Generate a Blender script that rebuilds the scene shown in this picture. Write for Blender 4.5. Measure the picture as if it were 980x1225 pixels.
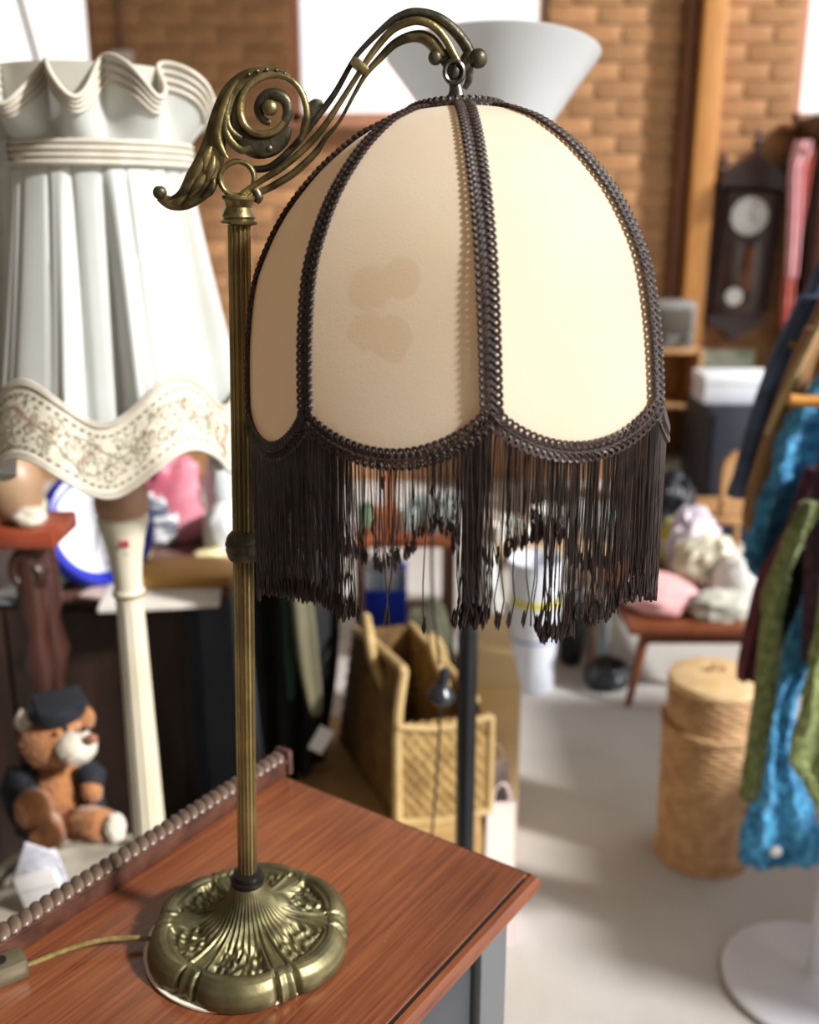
import bpy, bmesh, math, random
from mathutils import Vector, Matrix, Euler
from math import sin, cos, pi, radians, sqrt, atan2, hypot

for o in list(bpy.data.objects):
    bpy.data.objects.remove(o)
SC = bpy.context.scene
COL = SC.collection
random.seed(7)

# ------------------------------------------------------------------ camera
F = 1222.0                 # focal length in pixels of the 980 x 1225 frame
PITCH = radians(16.5)
EYE = 1.45                 # height of the lens above the shop floor
CP, SP = cos(PITCH), sin(PITCH)
cam_d = bpy.data.cameras.new('camera')
cam = bpy.data.objects.new('camera', cam_d)
COL.objects.link(cam)
cam.location = (0, 0, EYE)
cam.rotation_euler = (pi / 2 - PITCH, 0, 0)
cam_d.sensor_fit = 'VERTICAL'
cam_d.sensor_height = 24.0
cam_d.sensor_width = 24.0
cam_d.lens = 24.0 * F / 1225.0
cam_d.clip_start = 0.02
cam_d.clip_end = 200
cam_d.dof.use_dof = True
cam_d.dof.focus_distance = 0.64
cam_d.dof.aperture_fstop = 3.5
SC.camera = cam

# ------------------------------------------------------------------ world, sun, exposure
w = bpy.data.worlds.new('World'); SC.world = w
w.use_nodes = True
nt = w.node_tree; nt.nodes.clear()
wo = nt.nodes.new('ShaderNodeOutputWorld')
bg = nt.nodes.new('ShaderNodeBackground')
tc = nt.nodes.new('ShaderNodeTexCoord')
nz = nt.nodes.new('ShaderNodeTexNoise'); nz.inputs['Scale'].default_value = 3.0; nz.inputs['Detail'].default_value = 3
cr = nt.nodes.new('ShaderNodeValToRGB')
cr.color_ramp.elements[0].position = 0.36; cr.color_ramp.elements[0].color = (0.72, 0.84, 1.0, 1)
cr.color_ramp.elements[1].position = 0.46; cr.color_ramp.elements[1].color = (1.0, 0.945, 0.885, 1)
nt.links.new(tc.outputs['Generated'], nz.inputs['Vector'])
nt.links.new(nz.outputs['Fac'], cr.inputs['Fac'])
nt.links.new(cr.outputs['Color'], bg.inputs['Color'])
bg.inputs['Strength'].default_value = 1.05
nt.links.new(bg.outputs['Background'], wo.inputs['Surface'])

sun_d = bpy.data.lights.new('sun', 'SUN')
sun_d.energy = 4.1
sun_d.angle = radians(5)
sun_d.color = (1.0, 0.985, 0.965)
sun = bpy.data.objects.new('sun', sun_d); COL.objects.link(sun)
SUN_TO = Vector((0.74, -0.38, 0.55)).normalized()       # towards the sun
sun.rotation_euler = SUN_TO.to_track_quat('Z', 'Y').to_euler()
sun.location = (3, -2, 4)

SC.view_settings.view_transform = 'Standard'
SC.view_settings.look = 'None'
SC.view_settings.gamma = 1.0
SC.view_settings.use_curve_mapping = False
SC.view_settings.exposure = 0.58

# ------------------------------------------------------------------ pixel helpers (980 x 1225 frame)
def ray(px, py):
    r = (px - 490.0) / F; u = (612.5 - py) / F
    return Vector((r, CP + u * SP, -SP + u * CP))
def at(px, py, Y):
    d = ray(px, py); s = Y / d.y
    return Vector((d.x * s, Y, EYE + d.z * s))
def on(px, py, z):
    d = ray(px, py); s = (z - EYE) / d.z
    return Vector((d.x * s, d.y * s, z))

# ------------------------------------------------------------------ materials
def hexc(h):
    h = h.lstrip('#'); out = []
    for i in (0, 2, 4):
        c = int(h[i:i + 2], 16) / 255.0
        out.append(c / 12.92 if c <= 0.04045 else ((c + 0.055) / 1.055) ** 2.4)
    return (*out, 1.0)
MATS = {}
def mat(name, c1, c2=None, scale=8.0, rough=0.6, metal=0.0, bump=0.0, bscale=None, stretch=(1, 1, 1), detail=4,
        lo=0.35, hi=0.65, trans=0.0, coat=0.0, sheen=0.0, spec=0.5, rand=0.0, emis=None):
    if name in MATS: return MATS[name]
    m = bpy.data.materials.new(name); m.use_nodes = True
    t = m.node_tree; b = t.nodes['Principled BSDF']
    if isinstance(c1, str): c1 = hexc(c1)
    if isinstance(c2, str): c2 = hexc(c2)
    b.inputs['Roughness'].default_value = rough
    b.inputs['Metallic'].default_value = metal
    b.inputs['Specular IOR Level'].default_value = spec
    if coat: b.inputs['Coat Weight'].default_value = coat; b.inputs['Coat Roughness'].default_value = 0.12
    if sheen: b.inputs['Sheen Weight'].default_value = sheen
    b.inputs['Base Color'].default_value = c1
    col_out = None
    if c2 or bump:
        tcn = t.nodes.new('ShaderNodeTexCoord'); mp = t.nodes.new('ShaderNodeMapping')
        mp.inputs['Scale'].default_value = stretch
        t.links.new(tcn.outputs['Object'], mp.inputs['Vector'])
    if c2:
        n = t.nodes.new('ShaderNodeTexNoise'); n.inputs['Scale'].default_value = scale; n.inputs['Detail'].default_value = detail
        t.links.new(mp.outputs['Vector'], n.inputs['Vector'])
        r = t.nodes.new('ShaderNodeValToRGB')
        r.color_ramp.elements[0].position = lo; r.color_ramp.elements[0].color = c1
        r.color_ramp.elements[1].position = hi; r.color_ramp.elements[1].color = c2
        t.links.new(n.outputs['Fac'], r.inputs['Fac'])
        col_out = r.outputs['Color']
    if rand:
        oi = t.nodes.new('ShaderNodeObjectInfo'); hs = t.nodes.new('ShaderNodeHueSaturation')
        mr = t.nodes.new('ShaderNodeMapRange'); mr.inputs['To Min'].default_value = 1 - rand; mr.inputs['To Max'].default_value = 1 + rand
        t.links.new(oi.outputs['Random'], mr.inputs['Value']); t.links.new(mr.outputs['Result'], hs.inputs['Value'])
        if col_out: t.links.new(col_out, hs.inputs['Color'])
        else: hs.inputs['Color'].default_value = c1
        col_out = hs.outputs['Color']
    if col_out: t.links.new(col_out, b.inputs['Base Color'])
    if bump:
        n2 = t.nodes.new('ShaderNodeTexNoise'); n2.inputs['Scale'].default_value = bscale or scale * 4; n2.inputs['Detail'].default_value = 4
        t.links.new(mp.outputs['Vector'], n2.inputs['Vector'])
        bp = t.nodes.new('ShaderNodeBump'); bp.inputs['Strength'].default_value = bump; bp.inputs['Distance'].default_value = 0.01
        t.links.new(n2.outputs['Fac'], bp.inputs['Height']); t.links.new(bp.outputs['Normal'], b.inputs['Normal'])
    if emis:
        b.inputs['Emission Color'].default_value = emis[0]; b.inputs['Emission Strength'].default_value = emis[1]
    if trans:
        out = t.nodes['Material Output']
        tr = t.nodes.new('ShaderNodeBsdfTranslucent'); mx = t.nodes.new('ShaderNodeMixShader')
        mx.inputs['Fac'].default_value = trans
        if col_out: t.links.new(col_out, tr.inputs['Color'])
        else: tr.inputs['Color'].default_value = c1
        t.links.new(b.outputs['BSDF'], mx.inputs[1]); t.links.new(tr.outputs['BSDF'], mx.inputs[2])
        t.links.new(mx.outputs['Shader'], out.inputs['Surface'])
    MATS[name] = m
    return m

# ------------------------------------------------------------------ mesh builder
class MB:
    def __init__(s): s.v = []; s.f = []
    def add(s, vs, fs):
        k = len(s.v); s.v.extend([tuple(p) for p in vs]); s.f.extend([tuple(i + k for i in f) for f in fs]); return s
    def box(s, c, d, R=None):
        c = Vector(c); hx, hy, hz = d[0] / 2, d[1] / 2, d[2] / 2
        vs = [Vector((x, y, z)) for x in (-hx, hx) for y in (-hy, hy) for z in (-hz, hz)]
        vs = [(R @ p if R else p) + c for p in vs]
        return s.add(vs, [(0, 1, 3, 2), (4, 6, 7, 5), (0, 4, 5, 1), (2, 3, 7, 6), (0, 2, 6, 4), (1, 5, 7, 3)])
    def rbox(s, c, d, r=0.004, R=None):
        # box with chamfered vertical and horizontal edges (24 verts)
        c = Vector(c); h = [q / 2 for q in d]; r = min(r, min(h) * 0.9)
        bm = bmesh.new(); bmesh.ops.create_cube(bm, size=1)
        for q in bm.verts: q.co = Vector((q.co.x * d[0], q.co.y * d[1], q.co.z * d[2]))
        bmesh.ops.bevel(bm, geom=bm.edges[:], offset=r, segments=2, affect='EDGES', profile=0.5)
        bm.verts.index_update()
        vs = [(R @ q.co if R else q.co.copy()) + c for q in bm.verts]
        fs = [[q.index for q in f.verts] for f in bm.faces]
        bm.free(); return s.add(vs, fs)
    def ring(s, c, ax, r, n, sq=1.0, up=None, ph=0):
        ax = Vector(ax).normalized(); up = Vector(up) if up else (Vector((0, 0, 1)) if abs(ax.z) < .9 else Vector((1, 0, 0)))
        a = ax.cross(up).normalized(); b = ax.cross(a).normalized()
        return [Vector(c) + a * (r * cos(2 * pi * i / n + ph)) + b * (r * sq * sin(2 * pi * i / n + ph)) for i in range(n)]
    def loft(s, rings, caps=True, closed=False):
        n = len(rings[0]); k = len(s.v)
        for r in rings: s.v.extend([tuple(p) for p in r])
        m = len(rings)
        for j in range(m if closed else m - 1):
            a = k + j * n; b = k + ((j + 1) % m) * n
            for i in range(n):
                i2 = (i + 1) % n
                s.f.append((a + i, a + i2, b + i2, b + i))
        if caps and not closed:
            s.f.append(tuple(k + i for i in reversed(range(n)))); s.f.append(tuple(k + (m - 1) * n + i for i in range(n)))
        return s
    def tube(s, pts, r, n=8, sq=1.0, up=None, caps=True, closed=False):
        pts = [Vector(p) for p in pts]; m = len(pts)
        if not hasattr(r, '__len__'): r = [r] * m
        rings = []
        prev = Vector(up) if up else None
        for i, p in enumerate(pts):
            if closed: d = pts[(i + 1) % m] - pts[i - 1]
            else: d = pts[min(i + 1, m - 1)] - pts[max(i - 1, 0)]
            if d.length < 1e-9: d = Vector((0, 0, 1))
            d.normalize()
            if prev is None: prev = Vector((0, 0, 1)) if abs(d.z) < .9 else Vector((1, 0, 0))
            a = prev - d * prev.dot(d)
            if a.length < 1e-6: a = d.orthogonal()
            a.normalize(); b = d.cross(a)
            if not up: prev = a
            rings.append([p + b * (r[i] * cos(2 * pi * q / n)) + a * (r[i] * sq * sin(2 * pi * q / n)) for q in range(n)])
        return s.loft(rings, caps, closed)
    def lathe(s, prof, c=(0, 0, 0), n=32, R=None, caps=True, mod=None):
        c = Vector(c); rings = []
        for (r, z) in prof:
            q = []
            for i in range(n):
                t = 2 * pi * i / n; rr = r * (mod(t, z) if mod else 1)
                p = Vector((rr * cos(t), rr * sin(t), z)); q.append((R @ p if R else p) + c)
            rings.append(q)
        return s.loft(rings, caps)
    def sphere(s, c, r, n=12, m=8, sc=(1, 1, 1), R=None):
        c = Vector(c); prof = []
        rings = []
        for j in range(1, m):
            a = pi * j / m
            q = []
            for i in range(n):
                t = 2 * pi * i / n
                p = Vector((r * sc[0] * sin(a) * cos(t), r * sc[1] * sin(a) * sin(t), -r * sc[2] * cos(a)))
                q.append((R @ p if R else p) + c)
            rings.append(q)
        return s.loft(rings, True)
    def grid(s, fn, nu, nv, cu=False, cv=False):
        k = len(s.v)
        NU = nu if cu else nu + 1; NV = nv if cv else nv + 1
        for i in range(NU):
            for j in range(NV): s.v.append(tuple(fn(i / nu, j / nv)))
        for i in range(nu):
            for j in range(nv):
                a = (i % NU) * NV; b = ((i + 1) % NU) * NV; j2 = (j + 1) % NV
                s.f.append((k + a + j, k + b + j, k + b + j2, k + a + j2))
        return s
    def sheet(s, fn, nu, nv, th, cu=False):
        # a grid with thickness th along z-normal estimated numerically
        e = 1e-3
        def nrm(u, v):
            a = Vector(fn(min(u + e, 1), v)) - Vector(fn(max(u - e, 0), v)); b = Vector(fn(u, min(v + e, 1))) - Vector(fn(u, max(v - e, 0)))
            q = a.cross(b); return q.normalized() if q.length > 1e-12 else Vector((0, 0, 1))
        s.grid(lambda u, v: Vector(fn(u, v)) + nrm(u, v) * th / 2, nu, nv, cu)
        k = len(s.f); s.grid(lambda u, v: Vector(fn(u, v)) - nrm(u, v) * th / 2, nu, nv, cu)
        s.f[k:] = [tuple(reversed(f)) for f in s.f[k:]]
        return s
    def prism(s, outline, d):
        # outline: list of Vectors (planar), extruded by vector d
        n = len(outline); d = Vector(d)
        vs = [Vector(p) for p in outline] + [Vector(p) + d for p in outline]
        fs = [tuple(range(n)), tuple(reversed(range(n, 2 * n)))] + [(i, i + n, (i + 1) % n + n, (i + 1) % n) for i in range(n)]
        return s.add(vs, fs)
    def build(s, name, m, parent=None, org=None, smooth=True, kind=None, angle=40):
        me = bpy.data.meshes.new(name)
        root = parent
        if parent is not None:
            while root.parent is not None: root = root.parent
            o0 = Vector(root.location); Rinv = root.rotation_euler.to_matrix().inverted()
        else:
            if org is None:
                xs = [p[0] for p in s.v]; ys = [p[1] for p in s.v]; zs = [p[2] for p in s.v]
                org = ((min(xs) + max(xs)) / 2, (min(ys) + max(ys)) / 2, min(zs))
            o0 = Vector(org); Rinv = Matrix.Identity(3)
        me.from_pydata([tuple(Rinv @ (Vector(p) - o0)) for p in s.v], [], s.f)
        bm = bmesh.new(); bm.from_mesh(me); bmesh.ops.recalc_face_normals(bm, faces=bm.faces[:]); bm.to_mesh(me); bm.free()
        if smooth:
            me.shade_smooth()
            if hasattr(me, 'set_sharp_from_angle'): me.set_sharp_from_angle(angle=radians(angle))
        me.materials.append(m)
        o = bpy.data.objects.new(name, me); COL.objects.link(o)
        if parent is not None: o.parent = parent
        else: o.location = o0
        if kind: o['kind'] = kind
        return o

def thing(name, label, cat, loc=(0, 0, 0), group=None):
    o = bpy.data.objects.new(name, None); COL.objects.link(o)
    o.empty_display_size = 0.05; o.location = loc
    o['label'] = label; o['category'] = cat
    if group: o['group'] = group
    return o
def tag(o, label, cat, group=None):
    o['label'] = label; o['category'] = cat
    if group: o['group'] = group
    return o
def struct(o): o['kind'] = 'structure'; return o
def copy_tree(o, parent=None):
    c = o.copy(); COL.objects.link(c); c.parent = parent
    for ch in list(o.children): copy_tree(ch, c)
    return c
def spl(pts, n=6):
    # Catmull-Rom through points (tuples of any length)
    out = []; m = len(pts)
    for i in range(m - 1):
        p0 = pts[max(i - 1, 0)]; p1 = pts[i]; p2 = pts[i + 1]; p3 = pts[min(i + 2, m - 1)]
        for k in range(n):
            t = k / n
            out.append(tuple(0.5 * (2 * b + (c - a) * t + (2 * a - 5 * b + 4 * c - d) * t * t + (-a + 3 * b - 3 * c + d) * t ** 3)
                             for a, b, c, d in zip(p0, p1, p2, p3)))
    out.append(tuple(pts[-1])); return out
def smooth01(a, b, x):
    t = max(0, min(1, (x - a) / (b - a))); return t * t * (3 - 2 * t)
def rz(a): return Matrix.Rotation(a, 3, 'Z')

# ================================================================== SETTING
WY = 5.5                      # face of the brick wall
m_floor = mat('concrete', '#bcb9b5', '#aaa39d', scale=2.2, rough=0.75, bump=0.15, bscale=40, lo=0.3, hi=0.7)
m_mortar = mat('mortar', '#b39472', '#a58462', scale=30, rough=0.95, bump=0.3)
m_brick = mat('brick_clay', '#a0724a', '#b58a60', scale=9, rough=0.85, bump=0.35, bscale=70, rand=0.13)
m_brick_far = m_brick
m_plaster = mat('plaster', '#b9b2a6', '#a9a297', scale=3, rough=0.9)
m_pine = mat('pine_timber', '#c98f4e', '#b57a3c', scale=5, rough=0.5, stretch=(14, 14, 1))
m_pinkwood = mat('window_timber', '#c08a6c', '#b07a5c', scale=5, rough=0.5, stretch=(14, 14, 1))
def glassmat():
    m = bpy.data.materials.new('window_glass'); m.use_nodes = True; t = m.node_tree
    t.nodes.remove(t.nodes['Principled BSDF'])
    a = t.nodes.new('ShaderNodeBsdfTransparent'); g = t.nodes.new('ShaderNodeBsdfGlossy'); g.inputs['Roughness'].default_value = 0.02
    mx = t.nodes.new('ShaderNodeMixShader'); mx.inputs['Fac'].default_value = 0.07
    t.links.new(a.outputs[0], mx.inputs[1]); t.links.new(g.outputs[0], mx.inputs[2])
    t.links.new(mx.outputs[0], t.nodes['Material Output'].inputs['Surface'])
    return m
m_glass = glassmat()

fl = MB(); fl.box((0.9, 1.6, -0.05), (9.4, 8.8, 0.1)); struct(fl.build('floor', m_floor, org=(0, 0, 0), smooth=False))
ce = MB(); ce.box((-0.55, 1.6, 4.16), (6.1, 8.4, 0.12)); struct(ce.build('ceiling', m_plaster, org=(0, 0, 4.1), smooth=False))
wl = MB(); wl.box((-3.66, 1.6, 2.05), (0.12, 8.4, 4.1)); struct(wl.build('wall_left', m_plaster, org=(-3.6, 2, 0), smooth=False))

wf_ = MB(); wf_.box((-0.4, -2.66, 2.05), (6.5, 0.12, 4.1)); struct(wf_.build('wall_front', m_plaster, org=(0, -2.6, 0), smooth=False))

WINS = [(-3.0, -1.57), (-0.60, 0.685), (1.93, 3.2)]    # window openings (x range)
SILL, HEAD = 1.87, 3.7
WX0, WX1, WH = -3.7, 4.6, 4.1
wb = MB()
def slab(x0, x1, z0, z1): wb.box(((x0 + x1) / 2, WY + 0.13, (z0 + z1) / 2), (x1 - x0, 0.24, z1 - z0))
slab(WX0, WX1, 0, SILL); slab(WX0, WX1, HEAD, WH)
xs = [WX0] + [q for wn in WINS for q in wn] + [WX1]
for i in range(0, len(xs), 2): slab(xs[i], xs[i + 1], SILL, HEAD)
wall = struct(wb.build('wall_back', m_mortar, org=(0, WY, 0), smooth=False))
# bricks, each proud of the mortar
def brick_mesh(L):
    b = MB(); b.rbox((0, 0.018, 0), (L, 0.03, 0.077), 0.004); me = b.build('brick', m_brick, org=(0, 0, 0)); return me
protos = {}
BP, BC = 0.25, 0.086
rest = MB(); nb = 0
for c in range(int(WH / BC)):
    z = c * BC + 0.043
    x = WX0 - (BP / 2 if c % 2 else 0)
    while x < WX1:
        a, b_ = max(x + 0.005, WX0), min(x + BP - 0.005, WX1)
        segs = [(a, b_)]
        if SILL - 0.03 < z < HEAD + 0.03:
            for w0, w1 in WINS:
                segs = [q for (p0, p1) in segs for q in ([(p0, min(p1, w0)), (max(p0, w1), p1)] if (p1 > w0 and p0 < w1) else [(p0, p1)]) if q[1] - q[0] > 0.03]
        for p0, p1 in segs:
            L = round(p1 - p0, 3); cx = (p0 + p1) / 2
            if -1.75 < cx < 2.2 and 1.0 < z < 2.55 and nb < 298:
                if L not in protos:
                    o = brick_mesh(L); protos[L] = o.data
                else:
                    o = bpy.data.objects.new('brick', protos[L]); COL.objects.link(o)
                o.parent = wall; o.location = (cx, 0, z); nb += 1
            else:
                rest.box((cx, WY + 0.018, z), (L, 0.03, 0.077))
        x += BP
rest.build('brick', m_brick, wall, kind='stuff', smooth=False)

for i, (w0, w1) in enumerate(WINS):
    f = MB(); fw = 0.05
    mm = m_pinkwood
    f.box((w0 + fw / 2, WY + 0.1, (SILL + HEAD) / 2), (fw, 0.1, HEAD - SILL)); f.box((w1 - fw / 2, WY + 0.1, (SILL + HEAD) / 2), (fw * .4, 0.1, HEAD - SILL))
    f.box(((w0 + w1) / 2, WY + 0.1, SILL + fw / 2), (w1 - w0, 0.1, fw)); f.box(((w0 + w1) / 2, WY + 0.1, HEAD - fw / 2), (w1 - w0, 0.1, fw))
    f.box(((w0 + w1) / 2, WY + 0.1, 2.75), (w1 - w0, 0.06, fw))
    wn = struct(f.build('window_%d' % (i + 1), mm, org=((w0 + w1) / 2, WY + 0.1, SILL), smooth=False))
    for z0, z1 in ((SILL + fw, 2.725), (2.775, HEAD - fw)):
        g = MB(); g.box(((w0 + w1) / 2, WY + 0.11, (z0 + z1) / 2), (w1 - w0 - 0.06, 0.004, z1 - z0)); g.build('pane', m_glass, wn, smooth=False)
    s_ = MB(); s_.rbox(((w0 + w1) / 2, WY + 0.0, SILL - 0.015), (w1 - w0 + 0.1, 0.14, 0.03), 0.005); s_.build('window_sill', m_pinkwood, wn)
# honey timber post that stands against the brick wall
p = MB(); p.rbox((1.475, WY - 0.06, 2.05), (0.115, 0.115, 4.1), 0.006)
post = struct(p.build('trim_1', m_pine))
p = MB(); p.rbox((1.385, WY - 0.025, 2.05), (0.065, 0.05, 4.1), 0.004); p.build('trim_board', mat('dark_timber', '#7a4a26', '#64391c', scale=5, rough=.55, stretch=(14, 14, 1)), post)

# ================================================================== DESK (small bureau the lamp stands on)
TZ = 0.90
E1 = Vector((0.5675, 0.8233, 0)); E2 = Vector((0.8233, -0.5675, 0)); UP = Vector((0, 0, 1))
RD = Matrix((E1, E2, UP)).transposed()         # local (along rail, towards front, up) -> world
DA = on(345, 928, TZ)                          # far end of the rail, inner edge
DW = (on(657, 1048, TZ - 0.008) - DA).dot(E2)  # depth of the top
DL = 0.95
def dk(a, b, z): return DA + E1 * a + E2 * b + UP * (z - TZ)
def woodtop():
    m = bpy.data.materials.new('mahogany'); m.use_nodes = True; t = m.node_tree; b = t.nodes['Principled BSDF']
    tcn = t.nodes.new('ShaderNodeTexCoord'); mp = t.nodes.new('ShaderNodeMapping')
    mp.inputs['Rotation'].default_value = (0, 0, -atan2(E1.y, E1.x)); mp.inputs['Scale'].default_value = (1, 1, 1)
    t.links.new(tcn.outputs['Object'], mp.inputs['Vector'])
    mp2 = t.nodes.new('ShaderNodeMapping'); mp2.inputs['Scale'].default_value = (1.6, 46, 8)
    t.links.new(mp.outputs['Vector'], mp2.inputs['Vector'])
    n = t.nodes.new('ShaderNodeTexNoise'); n.inputs['Scale'].default_value = 5; n.inputs['Detail'].default_value = 7; n.inputs['Roughness'].default_value = .65
    t.links.new(mp2.outputs['Vector'], n.inputs['Vector'])
    r = t.nodes.new('ShaderNodeValToRGB')
    e = r.color_ramp.elements; e[0].position = .3; e[0].color = hexc('#5a3122'); e[1].position = .72; e[1].color = hexc('#935b39')
    t.links.new(n.outputs['Fac'], r.inputs['Fac'])
    n2 = t.nodes.new('ShaderNodeTexNoise'); n2.inputs['Scale'].default_value = 4.5; n2.inputs['Detail'].default_value = 2
    t.links.new(tcn.outputs['Object'], n2.inputs['Vector'])
    r2 = t.nodes.new('ShaderNodeValToRGB'); e = r2.color_ramp.elements
    e[0].position = .35; e[0].color = (.62, .5, .48, 1); e[1].position = .65; e[1].color = (1.2, 1.1, .9, 1)
    t.links.new(n2.outputs['Fac'], r2.inputs['Fac'])
    mx = t.nodes.new('ShaderNodeMix'); mx.data_type = 'RGBA'; mx.blend_type = 'MULTIPLY'; mx.inputs['Factor'].default_value = .8
    t.links.new(r.outputs['Color'], mx.inputs[6]); t.links.new(r2.outputs['Color'], mx.inputs[7])
    t.links.new(mx.outputs[2], b.inputs['Base Color'])
    # worn polish
    n3 = t.nodes.new('ShaderNodeTexNoise'); n3.inputs['Scale'].default_value = 18; n3.inputs['Detail'].default_value = 6
    t.links.new(tcn.outputs['Object'], n3.inputs['Vector'])
    mr = t.nodes.new('ShaderNodeMapRange'); mr.inputs['To Min'].default_value = .16; mr.inputs['To Max'].default_value = .34
    t.links.new(n3.outputs['Fac'], mr.inputs['Value']); t.links.new(mr.outputs['Result'], b.inputs['Roughness'])
    bp = t.nodes.new('ShaderNodeBump'); bp.inputs['Strength'].default_value = .06; bp.inputs['Distance'].default_value = .004
    t.links.new(n.outputs['Fac'], bp.inputs['Height']); t.links.new(bp.outputs['Normal'], b.inputs['Normal'])
    return m
m_mahog = woodtop()
m_darkwood = mat('dark_carved_wood', '#3a211a', '#56362a', scale=40, rough=0.35, bump=.1)
m_grey = mat('grey_paint', '#5b5d5f', '#515355', scale=5, rough=0.55, bump=.05)
m_black = mat('black_line', '#0d0b0a', rough=.6)

desk = thing('bureau', 'small mahogany topped bureau with grey painted body and carved back rail, under the brass lamp', 'bureau',
             (dk(-DL / 2, DW / 2, 0).x, dk(-DL / 2, DW / 2, 0).y, 0))
a0, a1 = -DL, 0.0
t_ = MB()
# top board with a stepped, rounded front moulding (profile swept along the front edge and the far end)
prof = [(-0.0135, 0.0), (-0.0125, -0.0012), (-0.0105, -0.0014), (-0.009, 0.0), (-0.004, -0.0012), (-0.001, -0.005), (0.0, -0.009), (-0.0015, -0.0125), (-0.006, -0.0145), (-0.0065, -0.019), (-0.012, -0.022)]
path = [(a0, DW), (a1, DW), (a1, -0.02), (a0, -0.02)]
rings = []
for (o_, h_) in prof:
    rings.append([dk(a0 - o_ * 0, DW + o_, TZ + h_), dk(a1 + o_ * .25, DW + o_, TZ + h_), dk(a1 + o_ * .25, -0.022, TZ + h_), dk(a0, -0.022, TZ + h_)])
t_.loft(rings, True)
t_.build('top_board', m_mahog, desk, angle=25)
# thin dark inlay line along the front edge
q = MB(); q.box(dk((a0 + a1) / 2 - 0.004, DW - 0.0116, TZ - 0.0010), (DL - .012, 0.0016, 0.001), RD); q.build('inlay_line', m_black, desk, smooth=False)
# grey body: carcass, front frame (stiles, rails) and recessed panels
q = MB(); q.box(dk((a0 + a1) / 2, (DW - 0.06) / 2 - 0.004, (TZ - 0.022) / 2 + .03), (DL - 0.05, DW - 0.03, TZ - 0.022 - .06), RD); q.build('carcass', m_grey, desk, smooth=False)
fy = DW - 0.028
for aa, wd in ((a1 - 0.045, 0.044), (a1 - 0.36, 0.03), (a0 + .05, .05)):
    q = MB(); q.rbox(dk(aa, fy, (TZ - 0.022) / 2 + .0), (wd, 0.018, TZ - 0.022), .002, RD); q.build('stile', m_grey, desk)
for zz, hh in ((TZ - 0.03, 0.016), (0.06, .08)):
    q = MB(); q.rbox(dk((a0 + a1) / 2, fy, zz), (DL - .09, 0.0175, hh), .002, RD); q.build('rail', m_grey, desk)
for aa, wd in ((a1 - 0.205, 0.268), (a1 - .635, .50)):
    q = MB(); q.rbox(dk(aa, fy - .004, TZ - 0.04 - 0.09), (wd, .012, .175), .003, RD); d_ = q.build('drawer', mat('grey_drawer', '#3a3d42', '#33363b', scale=5, rough=.4), desk)
    k = MB(); k.sphere(dk(aa, fy + .018, TZ - .13), .012); k.build('knob', m_darkwood, d_)
    q = MB(); q.rbox(dk(aa, fy - .004, 0.37), (wd, .012, .52), .003, RD); q.build('door', m_grey, desk)
# back rail with a carved gadroon moulding
q = MB(); q.rbox(dk((a0 + a1) / 2 - .002, -0.008, TZ + .008), (DL, 0.016, 0.016), .002, RD); rail = q.build('back_rail', m_darkwood, desk)
q = MB(); q.rbox(dk((a0 + a1) / 2 - .002, -0.007, TZ + .018), (DL, 0.019, 0.004), .0015, RD); q.build('rail_bead', m_darkwood, rail)
g0 = MB(); g0.sphere((0, 0, 0), .0066, 10, 8, (0.95, 1.75, 0.75), rz(radians(-34)))
gm = mat('gadroon_wood', '#47372c', '#6f5c4d', scale=60, rough=.35)
first = g0.build('gadroon', gm, org=(0, 0, 0)); me = first.data
n = 0; a = -0.006
while a > -0.62:
    o = first if n == 0 else bpy.data.objects.new('gadroon', me)
    if n: COL.objects.link(o)
    o.parent = rail
    # desk root has no rotation: put the piece by its offset from the root
    pos = dk(a, -0.008, TZ + .0205) - Vector(desk.location)
    o.location = pos; o.rotation_euler = (0, 0, atan2(E1.y, E1.x))
    a -= 0.0098; n += 1
q = MB(); q.rbox(dk(0.003, -0.008, TZ + .0135), (0.008, 0.02, 0.027), .003, RD); q.build('rail_end', m_darkwood, rail)

# ================================================================== BRASS TABLE LAMP
LY = 0.672                      # plane of the lamp's pole and arm
def brassmat(name, dark, light, lo=.38, hi=.62, rough=.36, scale=55, bump=.1):
    m = mat(name, dark, light, scale=scale, rough=rough, metal=.85, bump=bump, bscale=220, lo=lo, hi=hi, detail=6); return m
m_brass = brassmat('aged_brass', '#463f2b', '#8d8058', rough=.42)
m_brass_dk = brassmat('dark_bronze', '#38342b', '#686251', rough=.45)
m_brass_lt = brassmat('rubbed_brass', '#625738', '#a99968', rough=.38)
m_braid = mat('braid_cord', '#211613', '#43332d', scale=300, rough=.5)
m_fringe = mat('fringe_thread', '#150b09', '#33201a', scale=150, rough=.55)
BC_ = Vector((-0.1245, LY, TZ))
lamp = thing('table_lamp', 'antique brass table lamp with scrolled arm and cream domed shade with dark brown fringe', 'lamp', tuple(BC_))

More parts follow.
